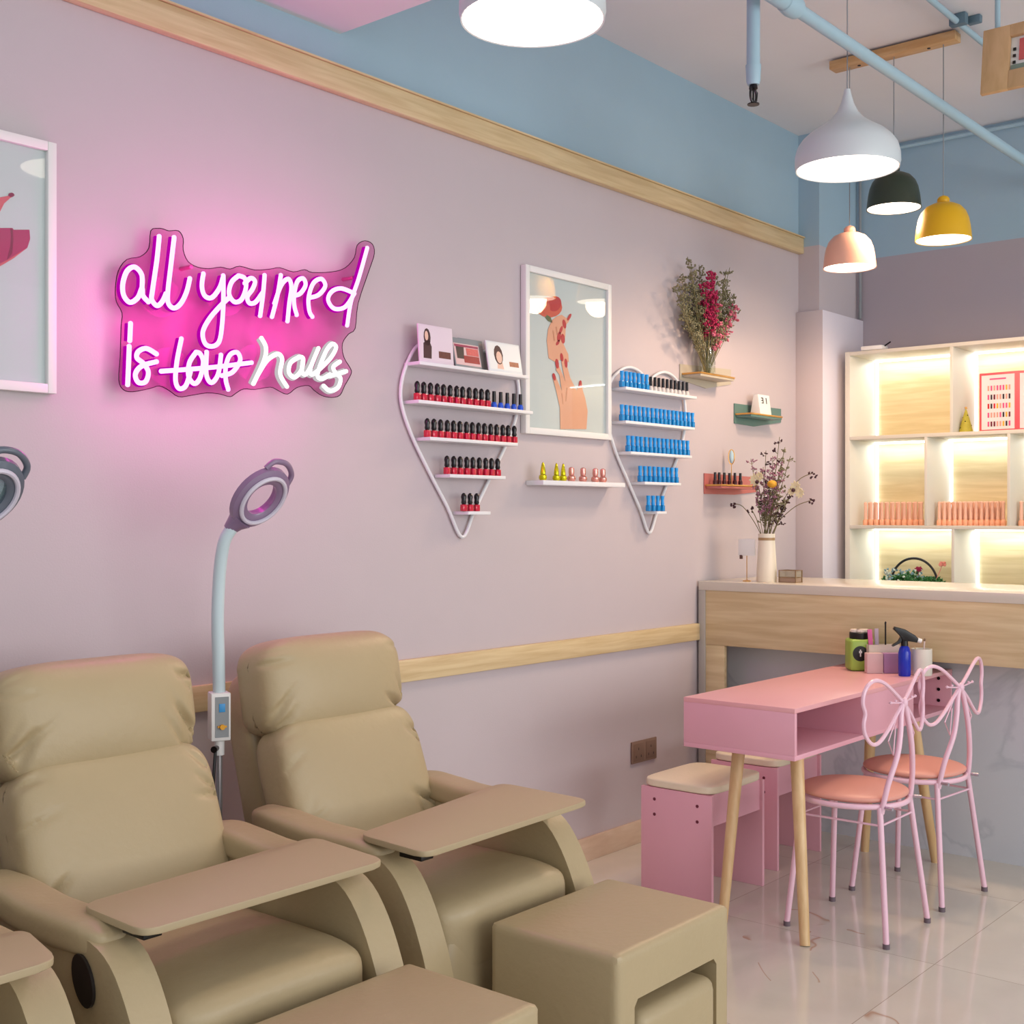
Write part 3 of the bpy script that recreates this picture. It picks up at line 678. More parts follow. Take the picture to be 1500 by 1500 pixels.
# glass vase on the grey shelf
vx = on_y(1036, 540, -.055)
t = thing('glass_vase', 'clear glass vase standing on the grey beige wall shelf', 'vase', (vx.x, vx.y, g[1]))
bm = new(); prof = [(.030, 0), (.036, .01), (.038, .05), (.030, .10), (.022, .13), (.026, .15)]
lathe(bm, prof, seg=24, cap0=True); lathe(bm, [(r_-.003, z_+.004) for r_, z_ in prof], seg=24, cap0=True); obj('vase_body', bm, glass, t)
rn = random.Random(3)
t = thing('dried_flower_bouquet', 'magenta and grey green dried bouquet in the clear glass vase', 'dried flowers', (vx.x, vx.y, g[1]+.012))
sb, gb, mb, pb = new(), new(), new(), new()
def VB(px, py, dy=0): return on_y(px, py, vx.y+dy)-Vector((vx.x, vx.y, g[1]+.012))
for (px, py, which) in ((1007,376,'g'),(1000,400,'g'),(992,415,'g'),(995,432,'g'),(1003,445,'g'),(1013,398,'g'),(1018,420,'g'),(1008,455,'g'),(1014,470,'g'),(1042,395,'m'),(1034,410,'m'),(1038,430,'m'),(1032,440,'m'),(1044,425,'m'),(1040,450,'p'),(1048,458,'p'),(1050,442,'p'),(1056,430,'g'),(1069,392,'g'),(1066,415,'g'),(1072,430,'g'),(1078,448,'p'),(1070,455,'g'),(1062,468,'g'),(1076,435,'g'),(1024,388,'g'),(1058,478,'p'),(1020,480,'g'),(1046,400,'g')):
    for rep_ in range(2):
      d = rn.uniform(-.07, .03); px += rn.uniform(-5, 5)*rep_; py += rn.uniform(2, 16)*rep_
      spray(sb, {'g': gb, 'm': mb, 'p': pb}[which], VB(1036+rn.uniform(-3, 3), 552, rn.uniform(-.01, .01)), VB(px, py, d), rn, 20 if which != 'm' else 28, .0105 if which == 'g' else .013, .030, .5)
obj('stems', sb, stem_m, t); obj('grey_green_sprays', gb, leafd, t); obj('magenta_blooms', mb, mag_fl, t); obj('pink_blooms', pb, pnk_fl, t)

# ------------------------------------------------------------------ counter
CX = 4.84; CT = 1.087
t = thing('reception_counter', 'pale oak reception counter with marble front panel', 'counter', (CX, -.01, 0))
def T(p): return (p[0]-CX, p[1]+.01, p[2])
bm = new(); box(bm, T((CX, -3.6, CT-.04)), T((5.46, -.012, CT)), .002); obj('countertop', bm, slab, t)
bm = new(); box(bm, T((CX-.001, -.045, 0)), T((5.46, -.012, CT-.04)), .002); obj('end_panel', bm, slab_edge, t)
bm = new(); box(bm, T((CX+.006, -3.6, .803)), T((5.05, -.045, CT-.04)), .001); obj('front_band', bm, counter_wood, t)
bm = new(); box(bm, T((CX+.008, -.14, 0)), T((CX+.030, -.045, .803)), .001); obj('front_post', bm, counter_wood, t)
bm = new(); box(bm, T((5.045, -3.6, 0)), T((5.07, -.045, .803))); obj('marble_panel', bm, marble_panel('grey_marble'), t)
bm = new(); box(bm, T((5.02, -3.6, .795)), T((5.045, -.045, .803))); obj('shadow_gap', bm, slab_edge, t)

# ------------------------------------------------------------------ display shelf
SX0, SX1 = 5.95, 6.26; YL = -.212; YR = -1.83
t = thing('display_shelf', 'tall backlit oak display shelf on the wall behind reception', 'shelf', (SX0, (YL+YR)/2, 0))
def U(p): return (p[0]-SX0, p[1]-(YL+YR)/2, p[2])
zs = [0.06, .88, 1.325, 1.775, 2.205]; th = .018
for yy in (YL, YR):
    bm = new(); box(bm, U((SX0, yy-th/2-.004, 0)), U((SX1, yy+th/2+.004, 2.215)), .001); obj('side_panel', bm, shelf_edge, t)
bm = new(); box(bm, U((SX1, YR, 0)), U((SX1+.012, YL, 2.215))); obj('back_panel', bm, shelf_back, t)
for z in zs:
    bm = new(); box(bm, U((SX0, YR+.01, z-th/2)), U((SX1, YL-.01, z+th/2)), .001); obj('shelf_board', bm, shelf_edge, t)
rows = {4: [-.745, -1.26], 3: [-.619, -1.015, -1.415], 2: [-.752, -1.27], 1: [-.62, -1.015, -1.415]}
led = emis_mat('led_strip_glow', (.96, 1.0, .98), 6); led2 = emis_mat('led_side_glow', (.96, 1.0, .98), 3.2)
for top, divs in rows.items():
    z0_, z1_ = zs[top-1]+th/2, zs[top]-th/2
    for y in divs:
        bm = new(); box(bm, U((SX0, y-.007, z0_)), U((SX1, y+.007, z1_)), .001); obj('divider', bm, shelf_edge, t)
    if top == 1: continue
    ys = [YL-.013]+[d for d in divs]+[YR+.013]
    for k in range(len(ys)-1):
        ya = ys[k]-.008; yb = ys[k+1]+.008
        bm = new(); box(bm, U((SX1-.030, yb, z1_-.010)), U((SX1-.016, ya, z1_)), .001); obj('light_strip', bm, led, t, label='glowing white strip')
        bm = new(); box(bm, U((SX1-.016, ya-.012, z0_)), U((SX1-.004, ya, z1_-.011)), .001); obj('light_strip', bm, led2, t, label='glowing white strip')
        for (loc, sz, rot) in (((SX1-.05, (ya+yb)/2, z1_-.012), (.03, abs(ya-yb)*.95), (0, 0, 0)),):
            ld = bpy.data.lights.new('shelf_light', 'AREA'); ld.shape = 'RECTANGLE'; ld.size = sz[0]; ld.size_y = sz[1]; ld.energy = .8*abs(ya-yb)/.4; ld.color = (.95, .99, 1.0)
            lo = bpy.data.objects.new('shelf_light', ld); COL.objects.link(lo); lo.location = loc
# peach bottles
def sh_y(px): return on_x(px, 760, SX0+.09).y
for (pa, pb, n, ph) in ((1268, 1350, 11, 'left'), (1376, 1470, 13, 'middle'), (1496, 1532, 4, 'right')):
    for k in range(n):
        put('peach', (SX0+.09, sh_y(pa)+(sh_y(pb)-sh_y(pa))*k/(n-1), zs[2]+th/2), '%s tall peach polish bottle from left in the %s middle-row compartment' % (ORD[k], ph), 'peach bottles in the %s compartment' % ph, R.uniform(-.2, .2))
    for k in range(n-1):
        f = (k+.5)/(n-1)
        put('peach', (SX0+.13, sh_y(pa)+(sh_y(pb)-sh_y(pa))*f+.012, zs[2]+th/2), '%s tall peach bottle from left, rear row, %s middle-row compartment' % (ORD[k], ph), 'rear peach bottles in the %s compartment' % ph, R.uniform(-.2, .2))
# colour chart book
p = on_x(1433, 630, SX0+.10); q = on_x(1490, 630, SX0+.10); top = on_x(1433, 547, SX0+.10)
t = thing('colour_chart_book', 'red bordered open nail colour chart on the top shelf', 'colour chart', (p.x, q.y, zs[3]+th/2))
W_ = p.y-q.y; H_ = .285
coral = mat('coral_cover', (222, 92, 104), .45, var=.03)
for nm, s, ang in (('cover', 1, -4), ('cover', -1, 14)):
    Mr = Matrix.Rotation(math.radians(ang), 4, 'Z')
    bm = new(); lo = (0, 0, 0) if s > 0 else (0, -W_, 0); hi = (.008, W_, H_) if s > 0 else (.008, 0, H_)
    box(bm, lo, hi, .001, M=Mr); cv = obj(nm, bm, coral, t)
    bm = new(); y0 = .012 if s > 0 else -W_+.012; y1 = W_-.012 if s > 0 else -.012
    box(bm, (-.002, y0, .012), (0, y1, H_-.012), M=Mr, mi=0)
    cols = [1, 2, 3, 4, 5, 2, 6, 4]
    for rr in range(5):
        for c_ in range(8):
            yy = y1-.03-(y1-y0-.05)*c_/7.5; zz = H_-.075-rr*.043
            box(bm, (-.0032, yy-.008, zz-.012), (-.002, yy, zz+.012), M=Mr, mi=R.choice([1, 2, 3, 4, 5, 6] if rr else [2, 3, 6, 6]))
    box(bm, (-.0032, y0+.04, H_-.035), (-.002, y1-.04, H_-.028), M=Mr, mi=2)
    obj('chart_page', bm, [mat('chart_paper', (226, 224, 226), .5), mat('sw_maroon', (110, 30, 50), .3), mat('sw_pink', (220, 90, 140), .3), mat('sw_yellow', (224, 176, 60), .3), mat('sw_dark', (46, 40, 52), .3), mat('sw_red', (200, 30, 50), .3), mat('sw_nude', (214, 160, 146), .3)], cv)
# cone tree
p = on_x(1415, 632, SX0+.10)
t = thing('cone_tree_ornament', 'small olive gold cone tree ornament on the top shelf', 'ornament', (p.x, p.y, zs[3]+th/2))
bm = new(); lathe(bm, [(.036, 0), (.030, .02), (.018, .065), (.006, .105), (.001, .118)], seg=12, cap0=True); obj('cone', bm, mat('olive_gold', (170, 160, 50), .4, var=.3, vscale=60, bump=.5, bscale=90), t)
bm = new(); ball(bm, (0, 0, .122), .006, sub=1)
tube(bm, [(0, -.008, .118), (0, .008, .124)], .0012, 5); obj('topper', bm, brass, t)
bm = new()
for k in range(9):
    a = k*2.4; z = .015+k*.010; r_ = .034*(1-z/.118)+.001; ball(bm, (r_*math.cos(a), r_*math.sin(a), z), .004, sub=1)
obj('gems', bm, mat('dark_gem', (60, 66, 20), .2), t)
# flower basket
p = on_x(1339, 848, SX0-.03+.12)
t = thing('flower_basket', 'black handled basket of green foliage and flowers on the lower shelf', 'flower basket', (p.x, p.y, zs[1]+th/2))
hb = on_x(1339, 856, p.x).z-(zs[1]+th/2); hb = max(.12, hb)
bm = new(); lathe(bm, [(.07, 0), (.095, hb*.5), (.10, hb)], seg=20, cap0=True); obj('basket', bm, mat('dark_wicker', (60, 44, 36), .7, var=.3, bump=.6, bscale=120), t)
bm = new(); tube(bm, smooth_pts([(0, .095*1.25*math.cos(a), hb+.13*math.sin(a)) for a in [PI*k/10 for k in range(11)]], 3), .006, 8); obj('handle', bm, mat('black_handle', (28, 30, 34), .5, bump=.5, bscale=80), t)
rn = random.Random(11); gb = new(); wb = new(); bl = new()
for k in range(260):
    a = rn.uniform(0, 6.28); rr = rn.uniform(0, 1)**.5; pt = Vector((.07*rr*math.cos(a), .16*rr*math.sin(a), hb+rn.uniform(-.02, .05)*(1.2-rr)+.01)); bud(gb, pt, .022, rn)
for k in range(90):
    a = rn.uniform(0, 6.28); pt = Vector((.05*math.cos(a)-.03, .04+.09*math.sin(a), hb+rn.uniform(.0, .075))); bud(wb if k % 2 else bl, pt, .015, rn)
obj('foliage', gb, mat('fresh_leaf', (46, 110, 54), .6, var=.4, vscale=60), t); obj('white_blossoms', wb, mat('white_petal', (224, 238, 224), .6), t); obj('blue_blossoms', bl, mat('pale_blue_petal', (126, 164, 176), .6), t)
for (yy, zz, c, nm) in ((-.035, .075, (150, 26, 72), 'magenta_rose'), (-.155, .105, (244, 160, 146), 'peach_carnation')):
    bm = new()
    for k in range(40):
        d = Vector((rn.uniform(-1, 1), rn.uniform(-1, 1), rn.uniform(-.6, .6))); bud(bm, Vector((-.03, yy, hb+zz))+d*.011, .014, rn)
    tube(bm, [(-.02, yy*.7, hb), (-.03, yy, hb+zz)], .002, 5); obj(nm, bm, mat(nm, c, .6, var=.1), t)
# little box and router on top of the shelf
p = on_x(1281, 505, 5.995)
t = thing('router', 'small white router with black antenna on top of the display shelf', 'router', (5.995, p.y, 2.216))
bm = new(); box(bm, (-.04, -.055, 0), (.04, .055, .022), .004); obj('router_case', bm, white_pl, t)
bm = new(); tube(bm, [(0, -.05, .018), (0, -.085, .038)], .004, 8); obj('antenna', bm, black_pl, t)

# ------------------------------------------------------------------ things on the counter
cx = 4.98
p = on_x(1123, 848, cx)
t = thing('ceramic_vase', 'cream ceramic vase with a tan band on the reception counter', 'vase', (p.x, p.y, CT))
bm = new(); hv = .215; prof = [(.044, 0), (.0455, .006), (.043, .08), (.038, .16), (.036, .19), (.037, hv)]
lathe(bm, prof, seg=32, cap0=True); lathe(bm, [(.033, hv-.002), (.031, .1)], seg=32, cap1=True); lathe(bm, [(.037, hv), (.033, hv-.002)], seg=32)
obj('vase_body', bm, mat('cream_ceramic', (232, 222, 202), .35, var=.02), t)
bm = new(); lathe(bm, [(.0372, .185), (.0376, .188), (.0376, .194), (.0372, .197)], seg=32); obj('band', bm, mat('tan_band', (170, 138, 96), .4), t)
vb = Vector((p.x, p.y, CT))
t = thing('dried_flower_bouquet', 'plum and cream dried flower bouquet in the cream ceramic vase', 'dried flowers', vb+Vector((0, 0, .12)))
def VC(px, py, dx=0): return on_x(px, py, cx+dx)-vb-Vector((0, 0, .12))
sb, lb_, plb, dkb, yb_ = new(), new(), new(), new(), new(); rn = random.Random(5)
for (px, py, which) in ((1142,640,'d'),(1150,655,'l'),(1158,668,'l'),(1122,660,'d'),(1132,668,'p'),(1100,672,'p'),(1108,690,'p'),(1118,684,'p'),(1128,688,'p'),(1138,682,'p'),(1146,676,'p'),(1124,700,'p'),(1136,700,'p'),(1148,692,'p'),(1140,715,'l'),(1118,730,'l'),(1128,735,'l'),(1134,725,'l'),(1150,735,'d'),(1156,728,'d'),(1160,712,'l'),(1112,715,'l')):
    spray(sb, {'d': dkb, 'l': lb_, 'p': plb}[which], VC(1123+rn.uniform(-6, 6), 800, rn.uniform(-.01, .01)), VC(px, py, rn.uniform(-.04, .04)), rn, 18, .0095, .028, .42)
for pts in ([(1118,790),(1105,765),(1088,742),(1074,738)], [(1128,790),(1140,765),(1165,742),(1188,733)], [(1130,785),(1150,740),(1168,705),(1190,693)], [(1116,785),(1108,760),(1100,745)], [(1132,785),(1152,735),(1168,712)]):
    tube(sb, smooth_pts([VC(a, b) for a, b in pts], 4), .0018, 5)
    for k in range(7):
        f = VC(*pts[-1])+Vector((rn.uniform(-.01, .01), (rn.uniform(-.016, .016)), rn.uniform(-.022, .004))); bud(dkb, f, .013, rn)
def daisy(bm, c, r, n=9):
    for k in range(n):
        a = 2*PI*k/n; d = Vector((-.25, math.cos(a), math.sin(a))); u = Vector((0, -math.sin(a), math.cos(a)))
        pr = [c+d*r*.1-u*r*.05, c+d*r*.55-u*r*.3, c+d*r, c+d*r*.55+u*r*.3]
        prism(bm, pr, (-.003, 0, 0))
for (px, py, r_) in ((1107,703,.030),(1113,698,.022),(1166,713,.027),(1172,722,.024),(1160,720,.02)):
    crb = new(); daisy(crb, VC(px, py, -.045), r_); obj('cream_flower', crb, cream_fl, t)
ball(yb_, VC(1131, 709, -.05), .022, (1, 1, .8))
for (px, py) in ((1109,706),(1162,718)): ball(dkb, VC(px, py, -.055), .009)
obj('stems', sb, stem_m, t); obj('green_sprays', lb_, leafd, t); obj('plum_blooms', plb, plum_fl, t); obj('dark_buds', dkb, dark_fl, t); obj('yellow_bloom', yb_, yel_fl, t)
p = on_x(1094, 846, cx-.02)
t = thing('card_holder', 'small white card on a thin brass stand on the counter', 'card holder', (p.x, p.y, CT))
bm = new(); lathe(bm, [(.02, 0), (.018, .004), (.003, .007)], seg=16, cap0=True, cap1=True); tube(bm, [(0, 0, .005), (0, 0, .125)], .002, 6); obj('stand', bm, brass, t)
bm = new(); box(bm, (-.003, -.042, .115), (.003, .042, .19), .001); obj('card', bm, white_pl, t)
bm = new(); box(bm, (-.006, .022, .10), (.004, .034, .118), .001); obj('clip', bm, mat('brown_clip', (90, 60, 50), .5), t)
p = on_x(1158, 846, cx+.02)
t = thing('trinket_box', 'small glass and brass trinket box right of the cream vase', 'box', (p.x, p.y, CT))
bm = new()
for sx in (-1, 1):
    for sy in (-1, 1): box(bm, (sx*.03-.002, sy*.04-.002, 0), (sx*.03+.002, sy*.04+.002, .055))
for z in (.001, .022, .053):
    for s in (-1, 1): box(bm, (-.03, s*.04-.0015, z-.001), (.03, s*.04+.0015, z+.002)); box(bm, (s*.03-.0015, -.04, z-.001), (s*.03+.0015, .04, z+.002))
obj('brass_frame', bm, mat('dark_brass', (150, 126, 96), .35, metal=.6), t)
bm = new(); box(bm, (-.028, -.038, .002), (.028, .038, .022)); obj('lower_panel', bm, mat('brown_panel', (166, 140, 120), .4), t)
bm = new(); box(bm, (-.028, -.038, .025), (.028, .038, .05)); obj('upper_panel', bm, clear_mat('smoky_glass', (.8, .78, .7), .05, 1.45, .35, (.6, .55, .45)), t)

# ------------------------------------------------------------------ manicure desk
t = thing('manicure_desk', 'pink manicure desk with open compartments and tapered wooden legs', 'desk', (4.35, -.885, 0))
def D(p): return (p[0]-4.35, p[1]+.885, p[2])
X0, X1, Y0, Y1, Z0, Z1 = 3.665, 5.035, -1.092, -.672, .587, .757; b_ = .016
bm = new(); box(bm, D((X0, Y0, Z1-b_)), D((X1, Y1, Z1)), .001); obj('desktop', bm, pink_top, t)
bm = new(); box(bm, D((X0, Y0, Z0)), D((X1, Y1, Z0+b_)), .001); obj('bottom_board', bm, pink_lam, t)
for x in (X0, X1-b_):
    bm = new(); box(bm, D((x, Y0, Z0+b_)), D((x+b_, Y1, Z1-b_)), .001); obj('end_board', bm, pink_lam, t)
bm = new(); box(bm, D((X0+b_, Y1-b_, Z0+b_)), D((X1-b_, Y1, Z1-b_))); obj('rear_board', bm, pink_lam, t)
bm = new(); box(bm, D((4.19, Y0, Z0+b_)), D((4.635, Y0+b_, Z1-b_))); box(bm, D((4.19, Y0+b_, Z0+b_)), D((4.19+b_, Y1-b_, Z1-b_))); box(bm, D((4.62, Y0+b_, Z0+b_)), D((4.635, Y1-b_, Z1-b_))); obj('middle_drawer', bm, pink_lam, t)
for (tx, ty, bx, by) in ((3.84, -.79, 3.70, -.805), (3.80, -1.03, 3.665, -1.128), (4.80, -.85, 4.86, -.795), (4.78, -1.03, 4.885, -1.08)):
    bm = new(); tube(bm, [D((tx, ty, Z0)), D((bx, by, 0.0))], [.023, .0165], 20); obj('leg', bm, leg_wood, t)
for k in range(3):
    bm = new(); p = Vector((5.0-.0, Y0+.1, 0)); lathe(bm, [(.007, 0), (.007, .001)], seg=10, cap0=True, cap1=True)
    bmesh.ops.rotate(bm, verts=bm.verts, matrix=Matrix.Rotation(-PI/2, 3, 'Y'))
    bmesh.ops.translate(bm, verts=bm.verts, vec=D((X1-b_-.002, Y0+.05, Z0+.04+k*.045))); obj('screw', bm, black_pl, t)

# things on the desk
dz = Z1
def DP(px, py): 
    d = (CAM.z-dz)*FPX/(py-HY); tt = (px-750)/FPX
    return Vector(((C40+S40*tt)*d, CAM.y+(S40-C40*tt)*d, dz))
ang = math.radians(-50)
p = on_x(1259, 981, 4.765); p.z = dz
t = thing('green_cotton_jar', 'square green jar with black lid and white cotton pads on top', 'jar', p, ang)
t.scale = (1.18,)*3
bm = new(); box(bm, (-.041, -.04, 0), (.041, .04, .108), .010, 3); obj('jar_body', bm, mat('lime_green_plastic', (150, 184, 78), .35, var=.03), t)
bm = new(); lathe(bm, [(.033, .108), (.034, .112), (.034, .128), (.032, .130)], seg=24, cap0=True, cap1=True); obj('lid', bm, black_pl, t)
bm = new()
for (a, b, c_) in ((-.014, 0, 0), (.014, .004, 0), (0, -.012, .001)): lathe(bm, [(.017, .130+c_), (.018, .134), (.016, .140)], (a, b, 0), 14, cap0=True, cap1=True)
obj('cotton_pads', bm, mat('cotton', (226, 214, 200), .9, bump=.4), t)
bm = new(); lathe(bm, [(.026, 0), (.026, .001)], seg=28, cap0=True, cap1=True); bmesh.ops.rotate(bm, verts=bm.verts, matrix=Matrix.Rotation(PI/2, 3, 'X')); bmesh.ops.translate(bm, verts=bm.verts, vec=(-.008, -.040, .06)); lab = obj('round_badge', bm, black_pl, t)
bm = new(); box(bm, (-.010, -.0418, .05), (-.006, -.0412, .074)); box(bm, (-.013, -.0418, .062), (-.003, -.0412, .069)); obj('emblem', bm, white_pl, lab)
p = on_x(1294, 981, 4.755); p.z = dz
t = thing('supply_caddy', 'cream organiser tray with lilac compartment behind the blue bottle', 'organiser', p, ang)
t.scale = (1.28,)*3
bm = new()
box(bm, (-.047, -.03, 0), (.052, .04, .002)); box(bm, (-.047, .03, 0), (.052, .033, .085)); box(bm, (-.047, -.0, 0), (-.044, .03, .085)); box(bm, (.049, -.0, 0), (.052, .03, .085)); box(bm, (-.047, -.0, 0), (.052, .003, .085), mi=0)
obj('rear_box', bm, mat('cream_plastic', (216, 204, 188), .4), t)
bm = new(); box(bm, (-.060, -.033, 0), (-.010, -.002, .062), .002); obj('front_box', bm, clear_mat('milky_pink_plastic', (.95, .85, .85), .15, 1.4, .75, (.78, .56, .56)), t)
bm = new(); box(bm, (-.008, -.033, 0), (.045, -.002, .062), .002); obj('front_box', bm, clear_mat('milky_lilac_plastic', (.85, .7, .9), .15, 1.4, .75, (.5, .3, .5)), t, label='lilac front box')
cx0 = p.copy(); Mz = Matrix.Rotation(ang, 4, 'Z')
def inbox(x, y, z): return cx0+(Mz @ Vector((x*1.28, y*1.28, z)))
t = thing('nail_file', 'pink nail file leaning in the organiser', 'nail file', inbox(-.028, .016, .004)); bm = new()
box(bm, (-.009, -.002, 0), (.009, .002, .165), .001, M=Matrix.Rotation(ang, 4, 'Z') @ Matrix.Rotation(-.08, 4, 'Y')); obj('blade', bm, mat('hot_pink_file', (214, 104, 158), .6), t)
bm = new(); box(bm, (-.009, .002, 0), (.009, .0035, .165), M=Matrix.Rotation(ang, 4, 'Z') @ Matrix.Rotation(-.08, 4, 'Y')); obj('backing', bm, mat('purple_backing', (110, 48, 110), .6), t)
t = tag(obj('nail_file', (lambda b: (box(b, (-.008, -.002, 0), (.008, .002, .168), .001, M=Matrix.Rotation(ang, 4, 'Z') @ Matrix.Rotation(-.03, 4, 'Y')), b)[1])(new()), mat('grey_file', (176, 160, 176), .6), loc=inbox(-.012, .020, .004)), 'grey lilac nail file right of the pink one', 'nail file')
t = tag(obj('brush_pen', (lambda b: (tube(b, [(0, 0, 0), (0, 0, .19)], [.003, .0035], 8), ball(b, (0, 0, .19), .0045, (1, 1, 1.8), sub=1), b)[2])(new()), black_pl, loc=inbox(.012, .018, .004)), 'thin black brush pen standing upright in the organiser', 'pen')
t = tag(obj('folded_tissue', (lambda b: (box(b, (-.022, -.008, 0), (.022, .008, .10), .004, M=Matrix.Rotation(ang, 4, 'Z') @ Matrix.Rotation(.35, 4, 'Y')), b)[1])(new()), mat('cream_tissue', (232, 206, 166), .8), loc=inbox(-.006, .014, .003)), 'cream folded tissue sticking out of the organiser', 'tissue')
p = on_x(1325, 981, 4.70); p.z = dz
t = thing('spray_bottle', 'royal blue spray bottle with black trigger head', 'spray bottle', p, ang)
t.scale = (1.3,)*3
bm = new(); lathe(bm, [(.017, 0), (.0185, .004), (.0185, .07), (.014, .085), (.008, .092)], seg=24, cap0=True, cap1=True); obj('bottle_body', bm, mat('cobalt_plastic', (22, 44, 176), .18, var=.04), t)
bm = new(); cyl(bm, (0, 0, .09), (0, 0, .105), .011, .010, 16)
prism(bm, [(-.034, -.008, .140), (-.030, -.008, .148), (0, -.008, .140), (.030, -.008, .122), (.040, -.008, .112), (.036, -.008, .100), (.012, -.008, .104), (-.008, -.008, .104), (-.012, -.008, .122)], (0, .016, 0), bev=.002)
prism(bm, [(-.012, -.005, .118), (-.020, -.005, .104), (-.038, -.005, .092), (-.036, -.005, .088), (-.014, -.005, .098), (-.006, -.005, .112)], (0, .010, 0)); obj('trigger_head', bm, black_pl, t)
bm = new(); cyl(bm, (.038, 0, .108), (.050, 0, .104), .007, seg=12); obj('nozzle', bm, white_pl, t)
p = on_x(1350, 981, 4.765); p.z = dz
t = thing('white_cup', 'white cylindrical cup of brushes at the right of the desk items', 'cup', p, ang)
t.scale = (1.25,)*3
bm = new(); lathe(bm, [(.030, 0), (.032, .003), (.032, .083)], seg=28, cap0=True); lathe(bm, [(.029, .083), (.029, .01)], seg=28, cap1=True); lathe(bm, [(.032, .083), (.029, .083)], seg=28); obj('cup_body', bm, mat('ivory_plastic', (224, 220, 208), .35), t)
cupc = p.copy()
t = thing('nail_brush', 'clear handled brush standing in the white cup', 'brush', cupc+Vector((.008, 0, .012))); bm = new(); tube(bm, [(0, 0, 0), (.006, -.006, .12)], .003, 8); obj('handle', bm, mat('pale_handle', (226, 206, 200), .3), t)
bm = new(); ball(bm, (.0065, -.0065, .125), .005, (1, 1, 1.6), sub=1); obj('bristles', bm, mat('brown_bristle', (130, 104, 84), .8), t)
t = tag(obj('cuticle_stick', (lambda b: (tube(b, [(0, 0, 0), (-.012, .014, .10)], .0022, 6), b)[1])(new()), leg_wood, loc=cupc+Vector((-.006, .006, .012))), 'short wooden cuticle stick leaning in the white cup', 'stick')

# ------------------------------------------------------------------ stools
def stool(label, loc, rz):
    t = thing('pink_stool', label, 'stool', loc, rz, 'pink stools beside the desk'); hx, hy = .19, .148; th = .015
    for s in (-1, 1):
        bm = new(); x = s*hx; box(bm, (min(x, x-s*th), -hy, 0), (max(x, x-s*th), hy, .397), .001); sp = obj('side_panel', bm, pink_lam, t)
        for yy, zz in ((-.09, .30), (.09, .30), (-.09, .355), (.09, .355)):
            bm = new(); cyl(bm, (s*(hx-.001), yy, zz), (s*(hx+.001), yy, zz), .006, seg=10); obj('screw', bm, mat('dark_screw', (110, 40, 60), .4), sp)
    for s in (-1, 1):
        bm = new(); yy = s*(hy-.02); box(bm, (-hx+th, yy-.008, .285), (hx-th, yy+.008, .397)); obj('rail', bm, pink_lam, t)
    bm = new(); puff(bm, (0, 0, .413), (hx+.001, hy+.002, .018), 7, cuts=14)
    for v in bm.verts:
        if v.co.z > .413: v.co.z += .008*(1-(v.co.x/hx)**2)*(1-(v.co.y/hy)**2)
    obj('seat_cushion', bm, cream_vinyl, t)
    return t
stool('pink stool with cream padded top nearest the recliners', (3.975, -.563, 0), 0)
stool('pink stool with cream top farther back beside the counter', (4.555, -.51, 0), 0)

